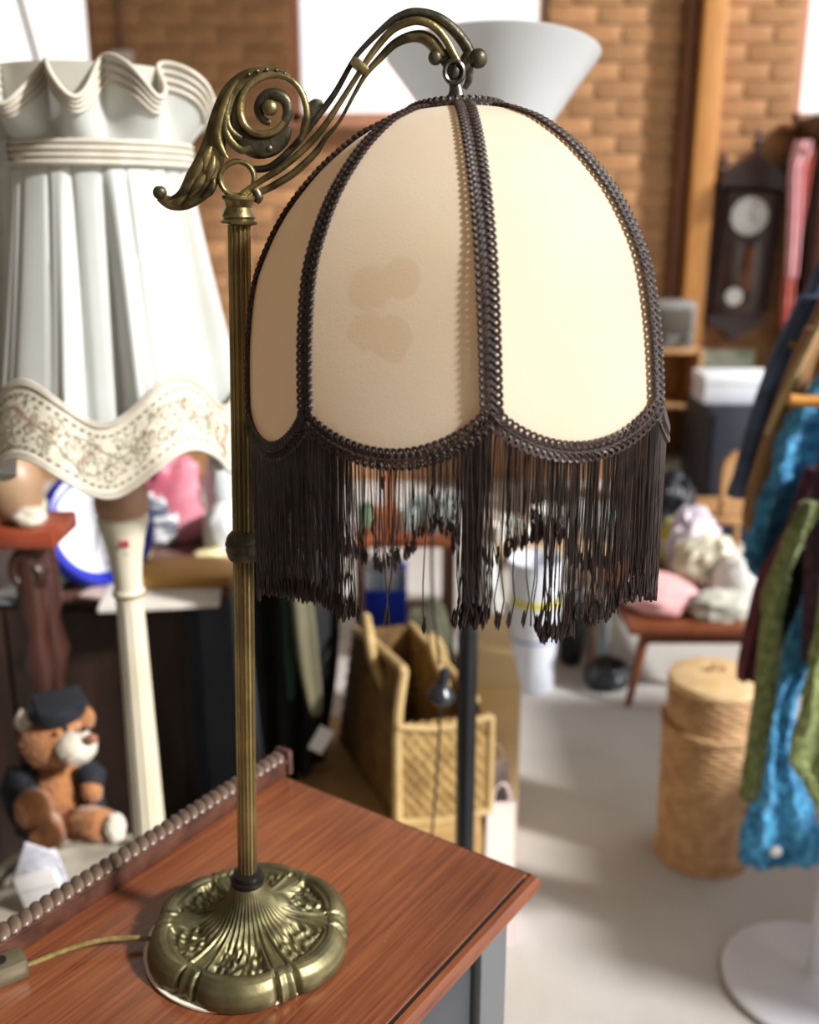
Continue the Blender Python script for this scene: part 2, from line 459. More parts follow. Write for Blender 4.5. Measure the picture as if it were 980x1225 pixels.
# ---- cast base: lobed, fluted bell
def base_r(th):
    f = ((th / (pi / 3)) + .5) % 1.0 - .5         # -0.5..0.5 within a lobe, straps at +-0.5
    d = .5 - abs(f)                               # distance to the strap, in lobes
    lobe = 1.01 - .085 * (abs(f) * 2) ** 2.5
    strap = .028 * (1 - smooth01(.06, .10, d))
    groove = -.03 * (1 - smooth01(0, .035, abs(d - .105)))
    return .0785 * (lobe + strap + groove), f, d
bprof = spl([(0.0, .0560), (.010, .0560), (.0125, .0550), (.0145, .0475), (.0185, .0370), (.026, .0280), (.038, .0225), (.052, .0205)], 6)
def base_pt(u, v):
    th = u * 2 * pi
    R, f, d = base_r(th)
    # v: 0 centre .. 1 outer foot
    if v < .70:
        rho = v / .70
        r = rho * R * .80
        # profile height
        h = bprof[-1][1]
        for i in range(len(bprof) - 1):
            if bprof[i][0] <= r <= bprof[i + 1][0]:
                t = (r - bprof[i][0]) / max(1e-9, bprof[i + 1][0] - bprof[i][0]); h = bprof[i][1] * (1 - t) + bprof[i + 1][1] * t; break
        # flutes on the bell, fading outwards
        amp = smooth01(.012, .02, r) * (1 - smooth01(.03, .06, r))
        h += .0007 * amp * sin(th * 42)
        r += .0005 * amp * sin(th * 42)
        # straps stay high, panels dish down
        pan = smooth01(.12, .2, d) * smooth01(.030, .042, r) * (1 - smooth01(.0575, .0615, r))
        h -= .0042 * pan
        # leaf relief inside the panels: rows of ragged leaf tips
        rows = sin(r * 620 + 1.6 * sin(th * 18) + .8 * sin(th * 31)) * .5 + .5
        h += pan * (.0022 * rows ** 1.5 + .0006 * sin(th * 60 + r * 300))
        # ribs either side of strap
        h += .0012 * smooth01(.02, .03, r) * (1 - smooth01(.0, .03, abs(d - .125))) - .0014 * smooth01(.02, .03, r) * (1 - smooth01(0, .022, abs(d - .09)))
        return BC_ + Vector((r * sin(th), -r * cos(th), h))
    t = (v - .70) / .30
    # rim: rises to a rounded roll and drops to the foot
    prof_ = [(.80, .0205), (.83, .0222), (.87, .0225), (.92, .0205), (.97, .0155), (1.0, .0085), (.995, .003), (.975, .0012)]
    k = t * (len(prof_) - 1); i = min(int(k), len(prof_) - 2); q_ = k - i
    rr = prof_[i][0] * (1 - q_) + prof_[i + 1][0] * q_; h = prof_[i][1] * (1 - q_) + prof_[i + 1][1] * q_
    sw = sin(th * 3 + 1) * .0006
    gro = -.0016 * (1 - smooth01(0, .022, abs(d - .09)))
    r = R * rr + gro
    return BC_ + Vector((r * sin(th), -r * cos(th), h + sw * (h > .01) + gro * .5 * (h > .01)))
b = MB(); b.grid(base_pt, 420, 110, cu=True)
m_base = brassmat('base_brass', '#4d4a36', '#8d8661', lo=.3, hi=.7, scale=35, rough=.45, bump=.04)
base = b.build('base', m_base, lamp, angle=80)
pd = MB(); pd.lathe([(.001, .0), (.0735, .0), (.075, .001), (.075, .0028), (.072, .003), (.001, .003)], BC_ + Vector((-.0062, -.0015, 0.0002)), 60)
pd.build('felt_pad', mat('cream_felt', '#e6e0cf', rough=.95), base)

# ---- pole (fluted), with collar, mid knob and cap
P0 = BC_ + Vector((0, 0, .054)); P1 = at(286, 262, LY)
axis = (P1 - P0).normalized()
def pt_on(py):
    # point of the pole axis seen at image row py
    lo_, hi_ = 0.0, 1.0
    for _ in range(40):
        mid = (lo_ + hi_) / 2; q_ = P0 + (P1 - P0) * mid; d_ = q_ - Vector((0, 0, EYE))
        u_ = (d_.z * CP + d_.y * SP) / (d_.y * CP - d_.z * SP); yy = 612.5 - u_ * F
        if yy > py: lo_ = mid
        else: hi_ = mid
    return P0 + (P1 - P0) * lo_
RP = axis.to_track_quat('Z', 'Y').to_matrix()
NF = 15
b = MB(); rings = []
L = (P1 - P0).length
for z in (0, L * .5, L):
    rr = .0072
    ring = []
    for i in range(NF * 6):
        t = 2 * pi * i / (NF * 6); ph = (i % 6) / 6
        g = 1 - .20 * (0.0 if ph < .34 else sin((ph - .34) / .66 * pi) ** .6)
        ring.append(RP @ Vector((rr * g * cos(t), rr * g * sin(t), z)) + P0)
    rings.append(ring)
b.loft(rings)
m_pole = brassmat('pole_brass', '#857753', '#b09d6c', scale=20)
pole = b.build('pole', m_pole, lamp, angle=20)
K = pt_on(652)
k = MB(); k.lathe([(.0074, -.0105), (.0098, -.010), (.0104, -.0088), (.0115, -.0055), (.0122, -.003), (.0118, -.0012), (.0124, .0), (.0124, .002), (.0116, .003), (.0118, .0045), (.0102, .0075), (.0085, .0095), (.0074, .0105)], K, 28, RP); k.build('knob', m_brass_dk, pole)
k = MB(); k.lathe([(.0125, -.002), (.0128, .0), (.0132, .002), (.0128, .0035), (.0112, .0042), (.0114, .006), (.0108, .0085), (.0082, .0095), (.0075, .0098)], P0 + Vector((0, 0, .001)), 32, RP); k.build('collar', mat('gunmetal', '#2d2c2c', '#3b3a38', scale=30, rough=.3, metal=.8), pole)
k = MB(); k.lathe([(.0075, -.004), (.0115, -.003), (.0118, -.0015), (.0098, .0), (.0105, .0015), (.0095, .004), (.008, .007), (.0088, .010), (.0105, .012), (.0105, .014), (.004, .0145)], P1, 28, RP); k.build('pole_cap', m_brass_lt, pole)

# ---- scrolled arm: everything lies in the plane of the lamp
PXS = LY / (F * 1.045)          # metres per pixel on that plane near the arm
def ap(px, py, dy=0.0): return at(px, py, LY) + Vector((0, dy, 0))
def z2(zx, zy): return (180 + zx / 4.4545, 70 + zy / 4.4545)   # coordinates read off an enlarged view
def sweep(pts, n=8, sub=5, dy=0.0, sq=1.0):
    # pts: (px, py, half-width in px); returns path points and radii
    s_ = spl(pts, sub)
    return [ap(q_[0], q_[1], dy if not callable(dy) else dy(i / (len(s_) - 1))) for i, q_ in enumerate(s_)], [max(.0004, q_[2] * PXS) for q_ in s_]
def rod(name, pts, m, parent, n=10, sq=1.0, dy=0.0, sub=5):
    b = MB(); p_, r_ = sweep(pts, n, sub, dy); b.tube(p_, r_, n, sq, up=(0, 1, 0)); return b.build(name, m, parent, angle=70)
# body of the leaf: tapered, curling from the tip at the left up and over the volute
leaf_c = [(*z2(50, 735), 6), (*z2(110, 770), 8), (*z2(190, 745), 13), (*z2(265, 660), 19), (*z2(310, 560), 17), (*z2(345, 440), 14), (*z2(375, 310), 12), (*z2(425, 190), 11), (*z2(500, 110), 9), (*z2(590, 72), 6), (*z2(690, 75), 4), (*z2(770, 130), 3), (*z2(825, 205), 3)]
leaf = rod('scroll_leaf', leaf_c, m_brass, lamp, 14, .42)
k = MB(); k.sphere(ap(*z2(50, 715)), 8.5 * PXS, 12, 8, (1, .8, .95)); k.build('leaf_tip', m_brass_dk, leaf)
# raised veins / acanthus lobes laid over the leaf
lobes = [
    [(*z2(470, 120), 2), (*z2(420, 200), 4), (*z2(385, 310), 5), (*z2(365, 420), 5), (*z2(395, 500), 3), (*z2(420, 535), 1)],
    [(*z2(440, 190), 2), (*z2(410, 290), 4), (*z2(405, 380), 5), (*z2(440, 450), 5), (*z2(490, 490), 4.5), (*z2(540, 480), 4)],
    [(*z2(420, 300), 1.5), (*z2(420, 360), 4), (*z2(445, 400), 4.5), (*z2(492, 428), 3)],
    [(*z2(330, 470), 2), (*z2(305, 530), 6), (*z2(300, 600), 2)],
    [(*z2(345, 520), 2), (*z2(330, 590), 6), (*z2(310, 650), 2)],
    [(*z2(300, 500), 2), (*z2(265, 580), 6), (*z2(235, 650), 2)],
    [(*z2(300, 620), 2), (*z2(260, 680), 6), (*z2(215, 740), 2)],
    [(*z2(240, 640), 2), (*z2(195, 700), 6), (*z2(140, 740), 2)],
    [(*z2(345, 640), 2), (*z2(330, 700), 5), (*z2(280, 750), 2)],
    [(*z2(200, 720), 2), (*z2(150, 765), 5), (*z2(95, 770), 2)],
]
for i, lb in enumerate(lobes): rod('leaf_lobe', lb, m_brass if i % 3 else m_brass_lt, leaf, 8, .7, dy=-.0042)
# row of beads along the top of the scroll
b = MB()
for i in range(9):
    q_ = spl(leaf_c, 6)[int(50 + i * 3.0)] if int(50 + i * 3.0) < len(spl(leaf_c, 6)) else None
    if q_: b.sphere(ap(q_[0], q_[1] - 1, -.0025), 2.6 * PXS, 8, 6)
b.build('bead_row', m_brass_dk, leaf)
# volute: bright rim spiralling in to the button
cxv, cyv = 625, 290
vol = [(*z2(a_, b_), c_) for a_, b_, c_ in ((800, 435, 3), (832, 350, 4), (834, 270, 4), (808, 185, 4), (760, 125, 4), (700, 95, 4), (630, 92, 4.2), (565, 118, 4.4), (512, 170, 4.6), (484, 235, 4.6), (484, 305, 4.6), (510, 365, 4.8), (560, 400, 5), (620, 405, 5), (675, 385, 4.8), (715, 340, 4.6))]
vrod = rod('volute', vol, m_brass_lt, lamp, 10, 1.0, dy=-.002, sub=4)
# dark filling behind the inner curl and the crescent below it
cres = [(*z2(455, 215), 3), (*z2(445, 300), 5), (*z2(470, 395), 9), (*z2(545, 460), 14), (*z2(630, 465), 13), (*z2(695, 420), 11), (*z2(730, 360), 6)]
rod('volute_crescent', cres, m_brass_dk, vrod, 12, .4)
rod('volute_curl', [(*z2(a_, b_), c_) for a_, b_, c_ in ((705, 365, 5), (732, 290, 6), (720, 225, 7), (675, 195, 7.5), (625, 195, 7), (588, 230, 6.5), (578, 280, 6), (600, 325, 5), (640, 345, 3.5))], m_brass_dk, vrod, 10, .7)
k = MB(); k.sphere(ap(*z2(640, 265), -.003), 9.5 * PXS, 14, 8, (1, .7, 1)); k.build('volute_button', m_brass, vrod)
k = MB(); k.sphere(ap(*z2(635, 480), -.001), 5 * PXS, 10, 7); k.build('curl_bead', m_brass_dk, vrod)
# ring under the scroll
RC = z2(463, 640)
b = MB(); pr = [ap(RC[0] + 20.5 * cos(2 * pi * i / 40), RC[1] + 20.5 * sin(2 * pi * i / 40)) for i in range(40)]
b.tube(pr, 3.6 * PXS, 10, 1.6, up=(0, 1, 0), closed=True); ringo = b.build('ring', m_brass_lt, lamp, angle=70)
b = MB(); b.rbox(ap(*z2(455, 765)), (14 * PXS, .008, 14 * PXS), .002); b.build('ring_foot', m_brass, ringo)
rod('ring_spur', [(*z2(560, 700), 5), (*z2(575, 740), 6), (*z2(565, 770), 3)], m_brass_dk, ringo, 8, .8)
# leaf between the volute and the arm
rod('arm_leaf', [(*z2(800, 420), 2), (*z2(835, 330), 6), (*z2(870, 255), 7), (*z2(905, 235), 4), (*z2(915, 225), 1)], m_brass_dk, lamp, 10, .5)
# three rods of the arm
rodA = [(*z2(540, 590), 4.0), (*z2(640, 575), 4.4), (*z2(760, 470), 4.4), (*z2(850, 355), 4.4), (397, 128), (417, 95), (436, 66), (455, 40), (475, 21), (497, 15), (520, 20), (540, 33), (556, 52), (566, 72)]
rodA = [(q_[0], q_[1], (q_[2] if len(q_) > 2 else 3.6)) for q_ in rodA]
rodA = rodA[:4] + [(399, 113, 3.4), (420, 76, 3.0), (434, 57, 3.0), (464, 28, 3.8), (480, 18, 4.6), (497, 14, 5.2), (520, 19, 6), (540, 32, 6.4), (556, 51, 6.8), (568, 74, 7)]
rodB = [(*z2(490, 720), 3.4), (*z2(580, 660), 3.6), (*z2(700, 585), 4.2), (*z2(830, 475), 4.2), (*z2(930, 360), 3.8), (408, 122, 3.2), (426, 94, 3.0), (445, 65, 3.8), (466, 40, 4.2), (482, 30, 4.4), (500, 26, 4.6), (518, 32, 4.6), (533, 48, 4.4), (549, 78, 4.4)]
rodC = [(*z2(555, 725), 4), (*z2(650, 680), 4.4), (*z2(770, 605), 4.6), (*z2(880, 500), 4.2), (*z2(930, 425), 3.0), (406, 145, 2.0), (424, 112, 2.2), (438, 88, 3), (455, 69, 4.2), (474, 51, 5), (497, 43, 6.5), (515, 49, 8), (529, 68, 8)]
armA = rod('arm_rod', rodA, m_brass_dk, lamp, 10, 1.0, dy=.0025)
rod('arm_rod', rodB, m_brass_lt, lamp, 10, 1.0, dy=-.003)
rod('arm_rod', rodC, m_brass, lamp, 10, 1.0, dy=.001)
t_ang = atan2(95 - 66, 417 - 436)
b = MB(); cpos = ap(431, 80)
b.rbox(cpos, (21 * PXS, .013, 11 * PXS), .0015, Matrix.Rotation(radians(-38), 3, 'Y').inverted()); b.build('arm_clip', m_brass_lt, lamp)
# knuckle: two ball ends, swivel ring with slotted screw, stirrup and cap
kn = MB(); kn.sphere(ap(572, 70), 11 * PXS, 16, 10); kn.sphere(ap(521, 69), 8.5 * PXS, 14, 10)
kn.tube([ap(560, 72), ap(568, 70)], 6 * PXS, 10); kn.tube([ap(523, 69), ap(534, 72)], 5 * PXS, 10)
kn.tube(*sweep([(528, 62, 7), (536, 76, 7), (545, 84, 8), (556, 76, 8), (563, 62, 7)], 10), n=10, sq=.6, up=(0, 1, 0))
kn.tube(*sweep([(560, 74, 5), (562, 92, 4.5), (556, 106, 3)], 10, 5, .001), n=8, sq=.7, up=(0, 1, 0))
knu = kn.build('knuckle', m_brass_dk, lamp)
b = MB(); pr = [ap(543 + 11 * cos(2 * pi * i / 30), 87 + 13 * sin(2 * pi * i / 30), -.004) for i in range(30)]
b.tube(pr, 3.2 * PXS, 8, 1.6, up=(0, 1, 0), closed=True); b.build('swivel_ring', mat('steel_grey', '#55554e', '#6f6f68', scale=60, rough=.3, metal=.9), knu)
b = MB(); b.sphere(ap(543, 87, -.0035), 9 * PXS, 14, 8, (1, .55, 1)); scr = b.build('screw', m_brass_dk, knu)
b = MB(); b.box(ap(543, 87, -.0035 - 9 * PXS * .55), (2.2 * PXS, .0012, 15 * PXS), Matrix.Rotation(radians(12), 3, 'Y')); b.build('screw_slot', m_black, scr)
b = MB(); st = spl([(543, 98, 6.5), (545, 104, 7.5), (546, 110, 9), (546, 116, 11), (546, 121, 13.5)], 4)
b.tube([ap(q_[0], q_[1], -.001) for q_ in st], [q_[2] * PXS for q_ in st], 14, .8, up=(0, 1, 0)); b.build('stirrup', MATS['steel_grey'], knu)

# ---- shade
SX, SY = 0.0288, LY
TOPZ = EYE + LY * 0.0815
ALPHA = radians(7)
NR = 8
RIBS = [radians(q_) for q_ in (3, 48.5, 107, 147, 185, 229, 273, 318.5)]
sil = [(60, 137), (70, 142), (89, 151), (114, 166), (156, 204), (197, 257), (225, 312), (238, 354), (246, 410), (249, 455), (250, 486)]
def ratio(py):
    d_ = ray(553, py); return d_.z / d_.y
RMAX = .1365; H0 = .174
_p = []
for (dx, py) in sil:
    _p.append((RMAX * dx / 250.0, 0.0815 * LY - ratio(py) * LY))
h_end = _p[-1][1]
_p = [(r_, max(0, h_) * H0 / h_end) for r_, h_ in _p]
_p[0] = (.0300, 0.0)
SPROF = spl(_p, 4)
def sprof(t):
    k_ = t * (len(SPROF) - 1); i = min(int(k_), len(SPROF) - 2); q_ = k_ - i
    return SPROF[i][0] * (1 - q_) + SPROF[i + 1][0] * q_, SPROF[i][1] * (1 - q_) + SPROF[i + 1][1] * q_
PIV = Vector((SX, SY, TOPZ))
RT = Matrix.Rotation(-ALPHA, 3, 'X') @ Matrix.Rotation(radians(-2.0), 3, 'Y')
def sp(r, th, h): return PIV + RT @ Vector((r * sin(th), -r * cos(th), -h))
def chord(k_, f):
    # angle and radius factor at fraction f of panel k
    a_ = RIBS[k_]; b_ = RIBS[(k_ + 1) % NR] + (2 * pi if k_ == NR - 1 else 0)
    hw = (b_ - a_) / 2; th = a_ + (b_ - a_) * f; ph = th - (a_ + hw)
    return th, 1 - .62 * (1 - cos(hw) / cos(ph))
DIP = .0225
def fabric():
    m = bpy.data.materials.new('cream_silk'); m.use_nodes = True; t = m.node_tree; b = t.nodes['Principled BSDF']
    b.inputs['Roughness'].default_value = .8; b.inputs['Sheen Weight'].default_value = .2
    tcn = t.nodes.new('ShaderNodeTexCoord')
    def nd(cls, **kw):
        n_ = t.nodes.new(cls)
        for k_, v_ in kw.items(): setattr(n_, k_, v_)
        return n_
    n1 = nd('ShaderNodeTexNoise'); n1.inputs['Scale'].default_value = 18; n1.inputs['Detail'].default_value = 3
    t.links.new(tcn.outputs['Object'], n1.inputs['Vector'])
    r1 = nd('ShaderNodeValToRGB'); e = r1.color_ramp.elements; e[0].position = .3; e[0].color = hexc('#ecdcc2'); e[1].position = .7; e[1].color = hexc('#f0e3cc')
    t.links.new(n1.outputs['Fac'], r1.inputs['Fac'])
    # faint clover-shaped water stain on one panel
    col = r1.outputs['Color']
    pts = STAIN
    acc = None
    nw = nd('ShaderNodeTexNoise'); nw.inputs['Scale'].default_value = 90; t.links.new(tcn.outputs['Object'], nw.inputs['Vector'])
    wv = nd('ShaderNodeVectorMath', operation='MULTIPLY_ADD'); wv.inputs[1].default_value = (.006, .006, .006)
    t.links.new(nw.outputs['Color'], wv.inputs[0]); t.links.new(tcn.outputs['Object'], wv.inputs[2])
    for (pp, rr) in pts:
        dn = nd('ShaderNodeVectorMath', operation='DISTANCE'); dn.inputs[1].default_value = tuple(pp + Vector((.003, .003, .003)))
        t.links.new(wv.outputs['Vector'], dn.inputs[0])
        mr = nd('ShaderNodeMapRange'); mr.inputs['From Min'].default_value = rr * 1.05; mr.inputs['From Max'].default_value = rr * .92
        t.links.new(dn.outputs['Value'], mr.inputs['Value'])
        if acc is None: acc = mr.outputs['Result']
        else:
            mm = nd('ShaderNodeMath', operation='MAXIMUM'); t.links.new(acc, mm.inputs[0]); t.links.new(mr.outputs['Result'], mm.inputs[1]); acc = mm.outputs['Value']
    ml = nd('ShaderNodeMath', operation='MULTIPLY'); ml.inputs[1].default_value = .28; t.links.new(acc, ml.inputs[0])
    mx = nd('ShaderNodeMix', data_type='RGBA'); t.links.new(ml.outputs['Value'], mx.inputs['Factor']); t.links.new(col, mx.inputs[6]); mx.inputs[7].default_value = hexc('#c9a877')
    t.links.new(mx.outputs[2], b.inputs['Base Color'])
    wn = nd('ShaderNodeTexNoise'); wn.inputs['Scale'].default_value = 900; t.links.new(tcn.outputs['Object'], wn.inputs['Vector'])
    bp = nd('ShaderNodeBump'); bp.inputs['Strength'].default_value = .08; bp.inputs['Distance'].default_value = .002
    t.links.new(wn.outputs['Fac'], bp.inputs['Height']); t.links.new(bp.outputs['Normal'], b.inputs['Normal'])
    tr = nd('ShaderNodeBsdfTranslucent'); tr.inputs['Color'].default_value = hexc('#f0d2ab')
    ms = nd('ShaderNodeMixShader'); ms.inputs['Fac'].default_value = .36
    t.links.new(b.outputs['BSDF'], ms.inputs[1]); t.links.new(tr.outputs['BSDF'], ms.inputs[2])
    t.links.new(ms.outputs['Shader'], t.nodes['Material Output'].inputs['Surface'])
    return m
def panel_pt(k_, f, t):
    th, cf = chord(k_, f)
    r_, h_ = sprof(t)
    dip = DIP * (4 * f * (1 - f)) ** .8 * smooth01(.55, 1.0, t)
    if k_ == 0 and f < .5:                      # soft diagonal creases low on one panel
        pass
    return sp(r_ * cf, th, h_ + dip)
# stain centre on the panel that spans ribs 7 -> 0
sc_ = [((.36, .69), .0125), ((.53, .675), .0115), ((.34, .755), .0105), ((.49, .765), .0120)]
STAIN = [(panel_pt(7, f, t) - BC_, r_) for (f, t), r_ in sc_]
m_silk = fabric()
# wire frame of the shade = the part; panels, braids and fringe hang on it
wf = MB()
for k_ in range(NR): wf.tube([sp(sprof(t / 12)[0] * .985, RIBS[k_], sprof(t / 12)[1]) for t in range(13)], .0011, 5)
wf.tube([sp(.029, 2 * pi * i / 40, 0) for i in range(40)], .0013, 6, closed=True)
for a_ in range(3): wf.tube([sp(.029, a_ * 2 * pi / 3, 0), sp(.004, a_ * 2 * pi / 3, 0.0)], .0012, 5)
wf.lathe([(.003, -.003), (.0085, -.002), (.012, .0), (.0125, .0025), (.010, .0055), (.006, .0068), (.003, .007)], PIV + Vector((0, 0, -.0005)), 24)
frame = wf.build('lamp_shade', m_brass_dk, lamp)
for k_ in range(NR):
    b = MB(); b.grid(lambda u, v: panel_pt(k_, u, v), 20, 30); b.build('panel', m_silk, frame, angle=180)
# top disc fabric lip
# gimp braid: rows of little S-curls on both sides of a centre line
def braid(name, path, normals, width, parent, pitch=.0040, closed=False, rad=.00105, one=None):
    b = MB(); pts = [Vector(p_) for p_ in path]
    d = [0.0]
    for i in range(1, len(pts)): d.append(d[-1] + (pts[i] - pts[i - 1]).length)
    n = max(2, int(d[-1] / pitch)); j = 0
    for s_ in range(n):
        x = d[-1] * (s_ + .5) / n
        while j < len(d) - 2 and d[j + 1] < x: j += 1
        f = (x - d[j]) / max(1e-9, d[j + 1] - d[j]); c = pts[j].lerp(pts[j + 1], f); nn = Vector(normals[j]).lerp(Vector(normals[j + 1]), f).normalized()
        tt = (pts[j + 1] - pts[j]).normalized(); side = tt.cross(nn).normalized()
        for sg in (-1, 1):
            poly = []
            # tail starts past the centre line, runs out and curls into a loop
            poly.append(c + tt * (-.9 * pitch) + side * (sg * -.02 * width) + nn * .0006)
            poly.append(c + tt * (-.35 * pitch) + side * (sg * .10 * width) + nn * .0014)
            cc = c + side * (sg * .33 * width); rr = .15 * width
            for q_ in range(9):
                a_ = radians(-150 + q_ * 42)
                poly.append(cc + tt * (rr * sin(a_) * .95) + side * (sg * rr * cos(a_)) + nn * (.0012 + .0003 * sin(a_)))
            b.tube(poly, rad, 4, caps=False)
    # backing cord down the centre
    step = pts if not closed else pts
    b.tube([p_ + nn_ * .0003 for p_, nn_ in zip(pts, [Vector(q_) for q_ in normals])], width * .2, 6, .45)
    return b.build(name, m_braid, parent, angle=80)
W_B = .0112
for k_ in range(NR):
    th = RIBS[k_]; path = []; nn = []
    for i in range(41):
        t = i / 40; r_, h_ = sprof(t); path.append(sp(r_ + .0006, th, h_))
    out = RT @ Vector((sin(th), -cos(th), 0))
    for i in range(41):
        tg = (path[min(i + 1, 40)] - path[max(i - 1, 0)]).normalized(); nn.append((out - tg * out.dot(tg)).normalized())
        if nn[-1].length < .1: nn[-1] = Vector((0, 0, 1))
    braid('rib_braid', path, nn, W_B, frame)
def hem(k_, f, extra=0.0, out=.0008):
    th, cf = chord(k_, f); r_, h_ = sprof(1.0)
    return sp(r_ * cf + out, th, h_ + DIP * (4 * f * (1 - f)) ** .8 + extra), RT @ Vector((sin(th), -cos(th), 0))
for k_ in range(NR):
    pp = [hem(k_, i / 28) for i in range(29)]
    braid('hem_braid', [q_[0] for q_ in pp], [q_[1] for q_ in pp], W_B, frame)
pp = [(sp(.0302, 2 * pi * i / 60, -.001), RT @ Vector((sin(2 * pi * i / 60), -cos(2 * pi * i / 60), .45)).normalized()) for i in range(61)]
braid('top_braid', [q_[0] for q_ in pp], [q_[1] for q_ in pp], W_B * .8, frame)
# fringe of twisted threads, tied in a net at the bottom; worn thin in places
def dens(px, front):
    if not front: return .5
    tbl = [(0, 1), (418, 1), (424, .05), (546, .05), (551, .95), (590, .95), (595, .05), (630, .05), (636, .62), (688, .66), (700, .55), (733, .85), (745, 1), (1000, 1)]
    for (x0, d0), (x1, d1) in zip(tbl, tbl[1:]):
        if x0 <= px <= x1: return d0 + (d1 - d0) * (px - x0) / (x1 - x0)
    return 1
def endpx(px):
    tbl = [(300, 705), (340, 712), (380, 722), (405, 738), (422, 742), (470, 752), (510, 752), (540, 750), (590, 748), (634, 748), (660, 768), (690, 762), (700, 745), (735, 742), (748, 735), (760, 716), (785, 712), (900, 700)]
    for (x0, d0), (x1, d1) in zip(tbl, tbl[1:]):
        if x0 <= px <= x1: return d0 + (d1 - d0) * (px - x0) / (x1 - x0)
    return 720
fr = MB(); rnd = random.Random(3)
def to_px(p_):
    d_ = p_ - Vector((0, 0, EYE)); zc = d_.y * CP - d_.z * SP; return 490 + F * d_.x / zc, 612.5 - F * (d_.z * CP + d_.y * SP) / zc
for k_ in range(NR):
    nst = 96
    for layer in range(2):
        for i in range(nst):
            f = (i + rnd.random()) / nst
            p_, nrm = hem(k_, f, .001, -.0012 + .0022 * layer)
            px, py = to_px(p_); front = p_.y < LY - .015
            if rnd.random() > dens(px, front): continue
            if front:
                zend = at(px, endpx(px) + rnd.uniform(-9, 4), p_.y).z; ln = p_.z - zend
            else: ln = .112 + .006 * sin(f * 9 + k_) + rnd.uniform(-.006, .003)
            if rnd.random() < .06: ln *= rnd.uniform(.4, .9)
            sx = rnd.uniform(-.0022, .0022); cl = rnd.uniform(0, 6.28)
            tang = nrm.cross(UP).normalized()
            side = .0012 * sin(f * 40 + k_)
            poly = []
            ns = 7
            for s_ in range(ns + 1):
                u_ = s_ / ns
                off = (sx * u_ + .0007 * sin(cl + u_ * 5)) + side * u_
                if u_ > .82: off += .0018 * sin(cl * 3 + u_ * 30)
                poly.append(p_ + UP * (-ln * u_) + tang * off + nrm * (.0012 * sin(cl + u_ * 3) * u_))
            fr.tube(poly, [.00042] * ns + [.0006], 3, caps=False)
            # looped, knotted end
            if rnd.random() < .75:
                e_ = poly[-1]; fr.tube([e_ + UP * .009, e_ + UP * .002 - tang * .0004, e_ + tang * .0005 + UP * -.0012, e_ + tang * .0012 + UP * .002, e_ + tang * .0004 + UP * .008], [.0004, .0008, .0009, .0008, .0004], 3, caps=False)
fr.build('fringe', m_fringe, frame, kind='stuff', angle=180)

# ---- flex and in-line switch on the bureau top
m_cord = mat('gold_cord', '#6e5d34', '#94814f', scale=200, rough=.45, metal=.3)
c0 = on(184, 1124, TZ + .006); pts = [c0 + Vector((.004, 0, .0)), on(160, 1122, TZ + .008), on(120, 1125, TZ + .010), on(75, 1138, TZ + .008), on(40, 1152, TZ + .0055), on(25, 1158, TZ + .0055)]
pts = [Vector(q_) for q_ in spl([tuple(q_) for q_ in pts], 6)]
b = MB(); b.tube(pts, .0021, 8); flex = b.build('flex', m_cord, lamp)
sw0 = on(32, 1160, TZ); d_ = (on(-40, 1190, TZ) - sw0).normalized(); ang = atan2(d_.y, d_.x)
b = MB(); b.rbox(sw0 + d_ * .029 + UP * .0085, (.058, .021, .0165), .003, rz(ang)); sw = b.build('inline_switch', mat('bronze_plastic', '#5d5542', '#6d6550', scale=20, rough=.35, metal=.4), flex)
b = MB(); b.lathe([(.001, .017), (.0048, .017), (.0048, .0182), (.001, .0182)], sw0 + d_ * .018 + Vector((0, 0, -.0)), 16); b.build('switch_screw', m_black, sw)

# ================================================================== WHITE FLOOR LAMP behind the bureau
from mathutils import noise as MN
WX, WYY = -0.3665, 1.25
m_satin = mat('ivory_satin', '#cdd0cc', '#c0c2bb', scale=6, rough=.45, trans=.15, sheen=.2)
m_satin2 = mat('ivory_cord', '#cfc8ba', '#bdb5a3', scale=40, rough=.5)
m_emb = mat('ivory_brocade', '#dcd6c4', '#cfc8b2', scale=60, rough=.6, bump=.15, bscale=400)
wlamp = thing('floor_lamp', 'ivory painted floor lamp with pleated satin shade, ruffled top and embroidered scalloped hem', 'lamp', (WX, WYY, 0))
def wp(r, th, z): return Vector((WX + r * sin(th), WYY - r * cos(th), z))
# stand
col = MB()
NFL = 12
def flute(t, z): return 1 - .07 * max(0, sin(t * NFL)) if .30 < z < .955 else 1
prof = [(.004, .0), (.128, .0), (.132, .008), (.128, .022), (.118, .028), (.112, .036), (.09, .052), (.06, .066), (.042, .085), (.034, .11), (.038, .14), (.044, .16), (.040, .18), (.030, .20), (.026, .24), (.0275, .29), (.0275, .301), (.0265, .35), (.0235, .55), (.0205, .75), (.0178, .94), (.0178, .956), (.0185, .966)]
col.lathe(prof, (WX, WYY, 0), 72, mod=flute)
m_cream = mat('cream_paint', '#d0c8b3', '#bdb294', scale=7, rough=.4, lo=.4, hi=.75)
stand = col.build('stand', m_cream, wlamp)
c_ = MB(); c_.lathe([(.0178, .966), (.0205, .968), (.0205, .974), (.0180, .977), (.0188, 1.0), (.0212, 1.022), (.0255, 1.045), (.0305, 1.062), (.0325, 1.068), (.0325, 1.074), (.029, 1.078)], (WX, WYY, 0), 36); cap = c_.build('capital', m_cream, stand)
c_ = MB(); c_.lathe([(.0189, .9662), (.0212, .968), (.0212, .9705), (.0189, .973)], (WX, WYY, 0), 36); c_.build('capital_ring', mat('gilt', '#8d7a4e', rough=.4, metal=.4), cap)
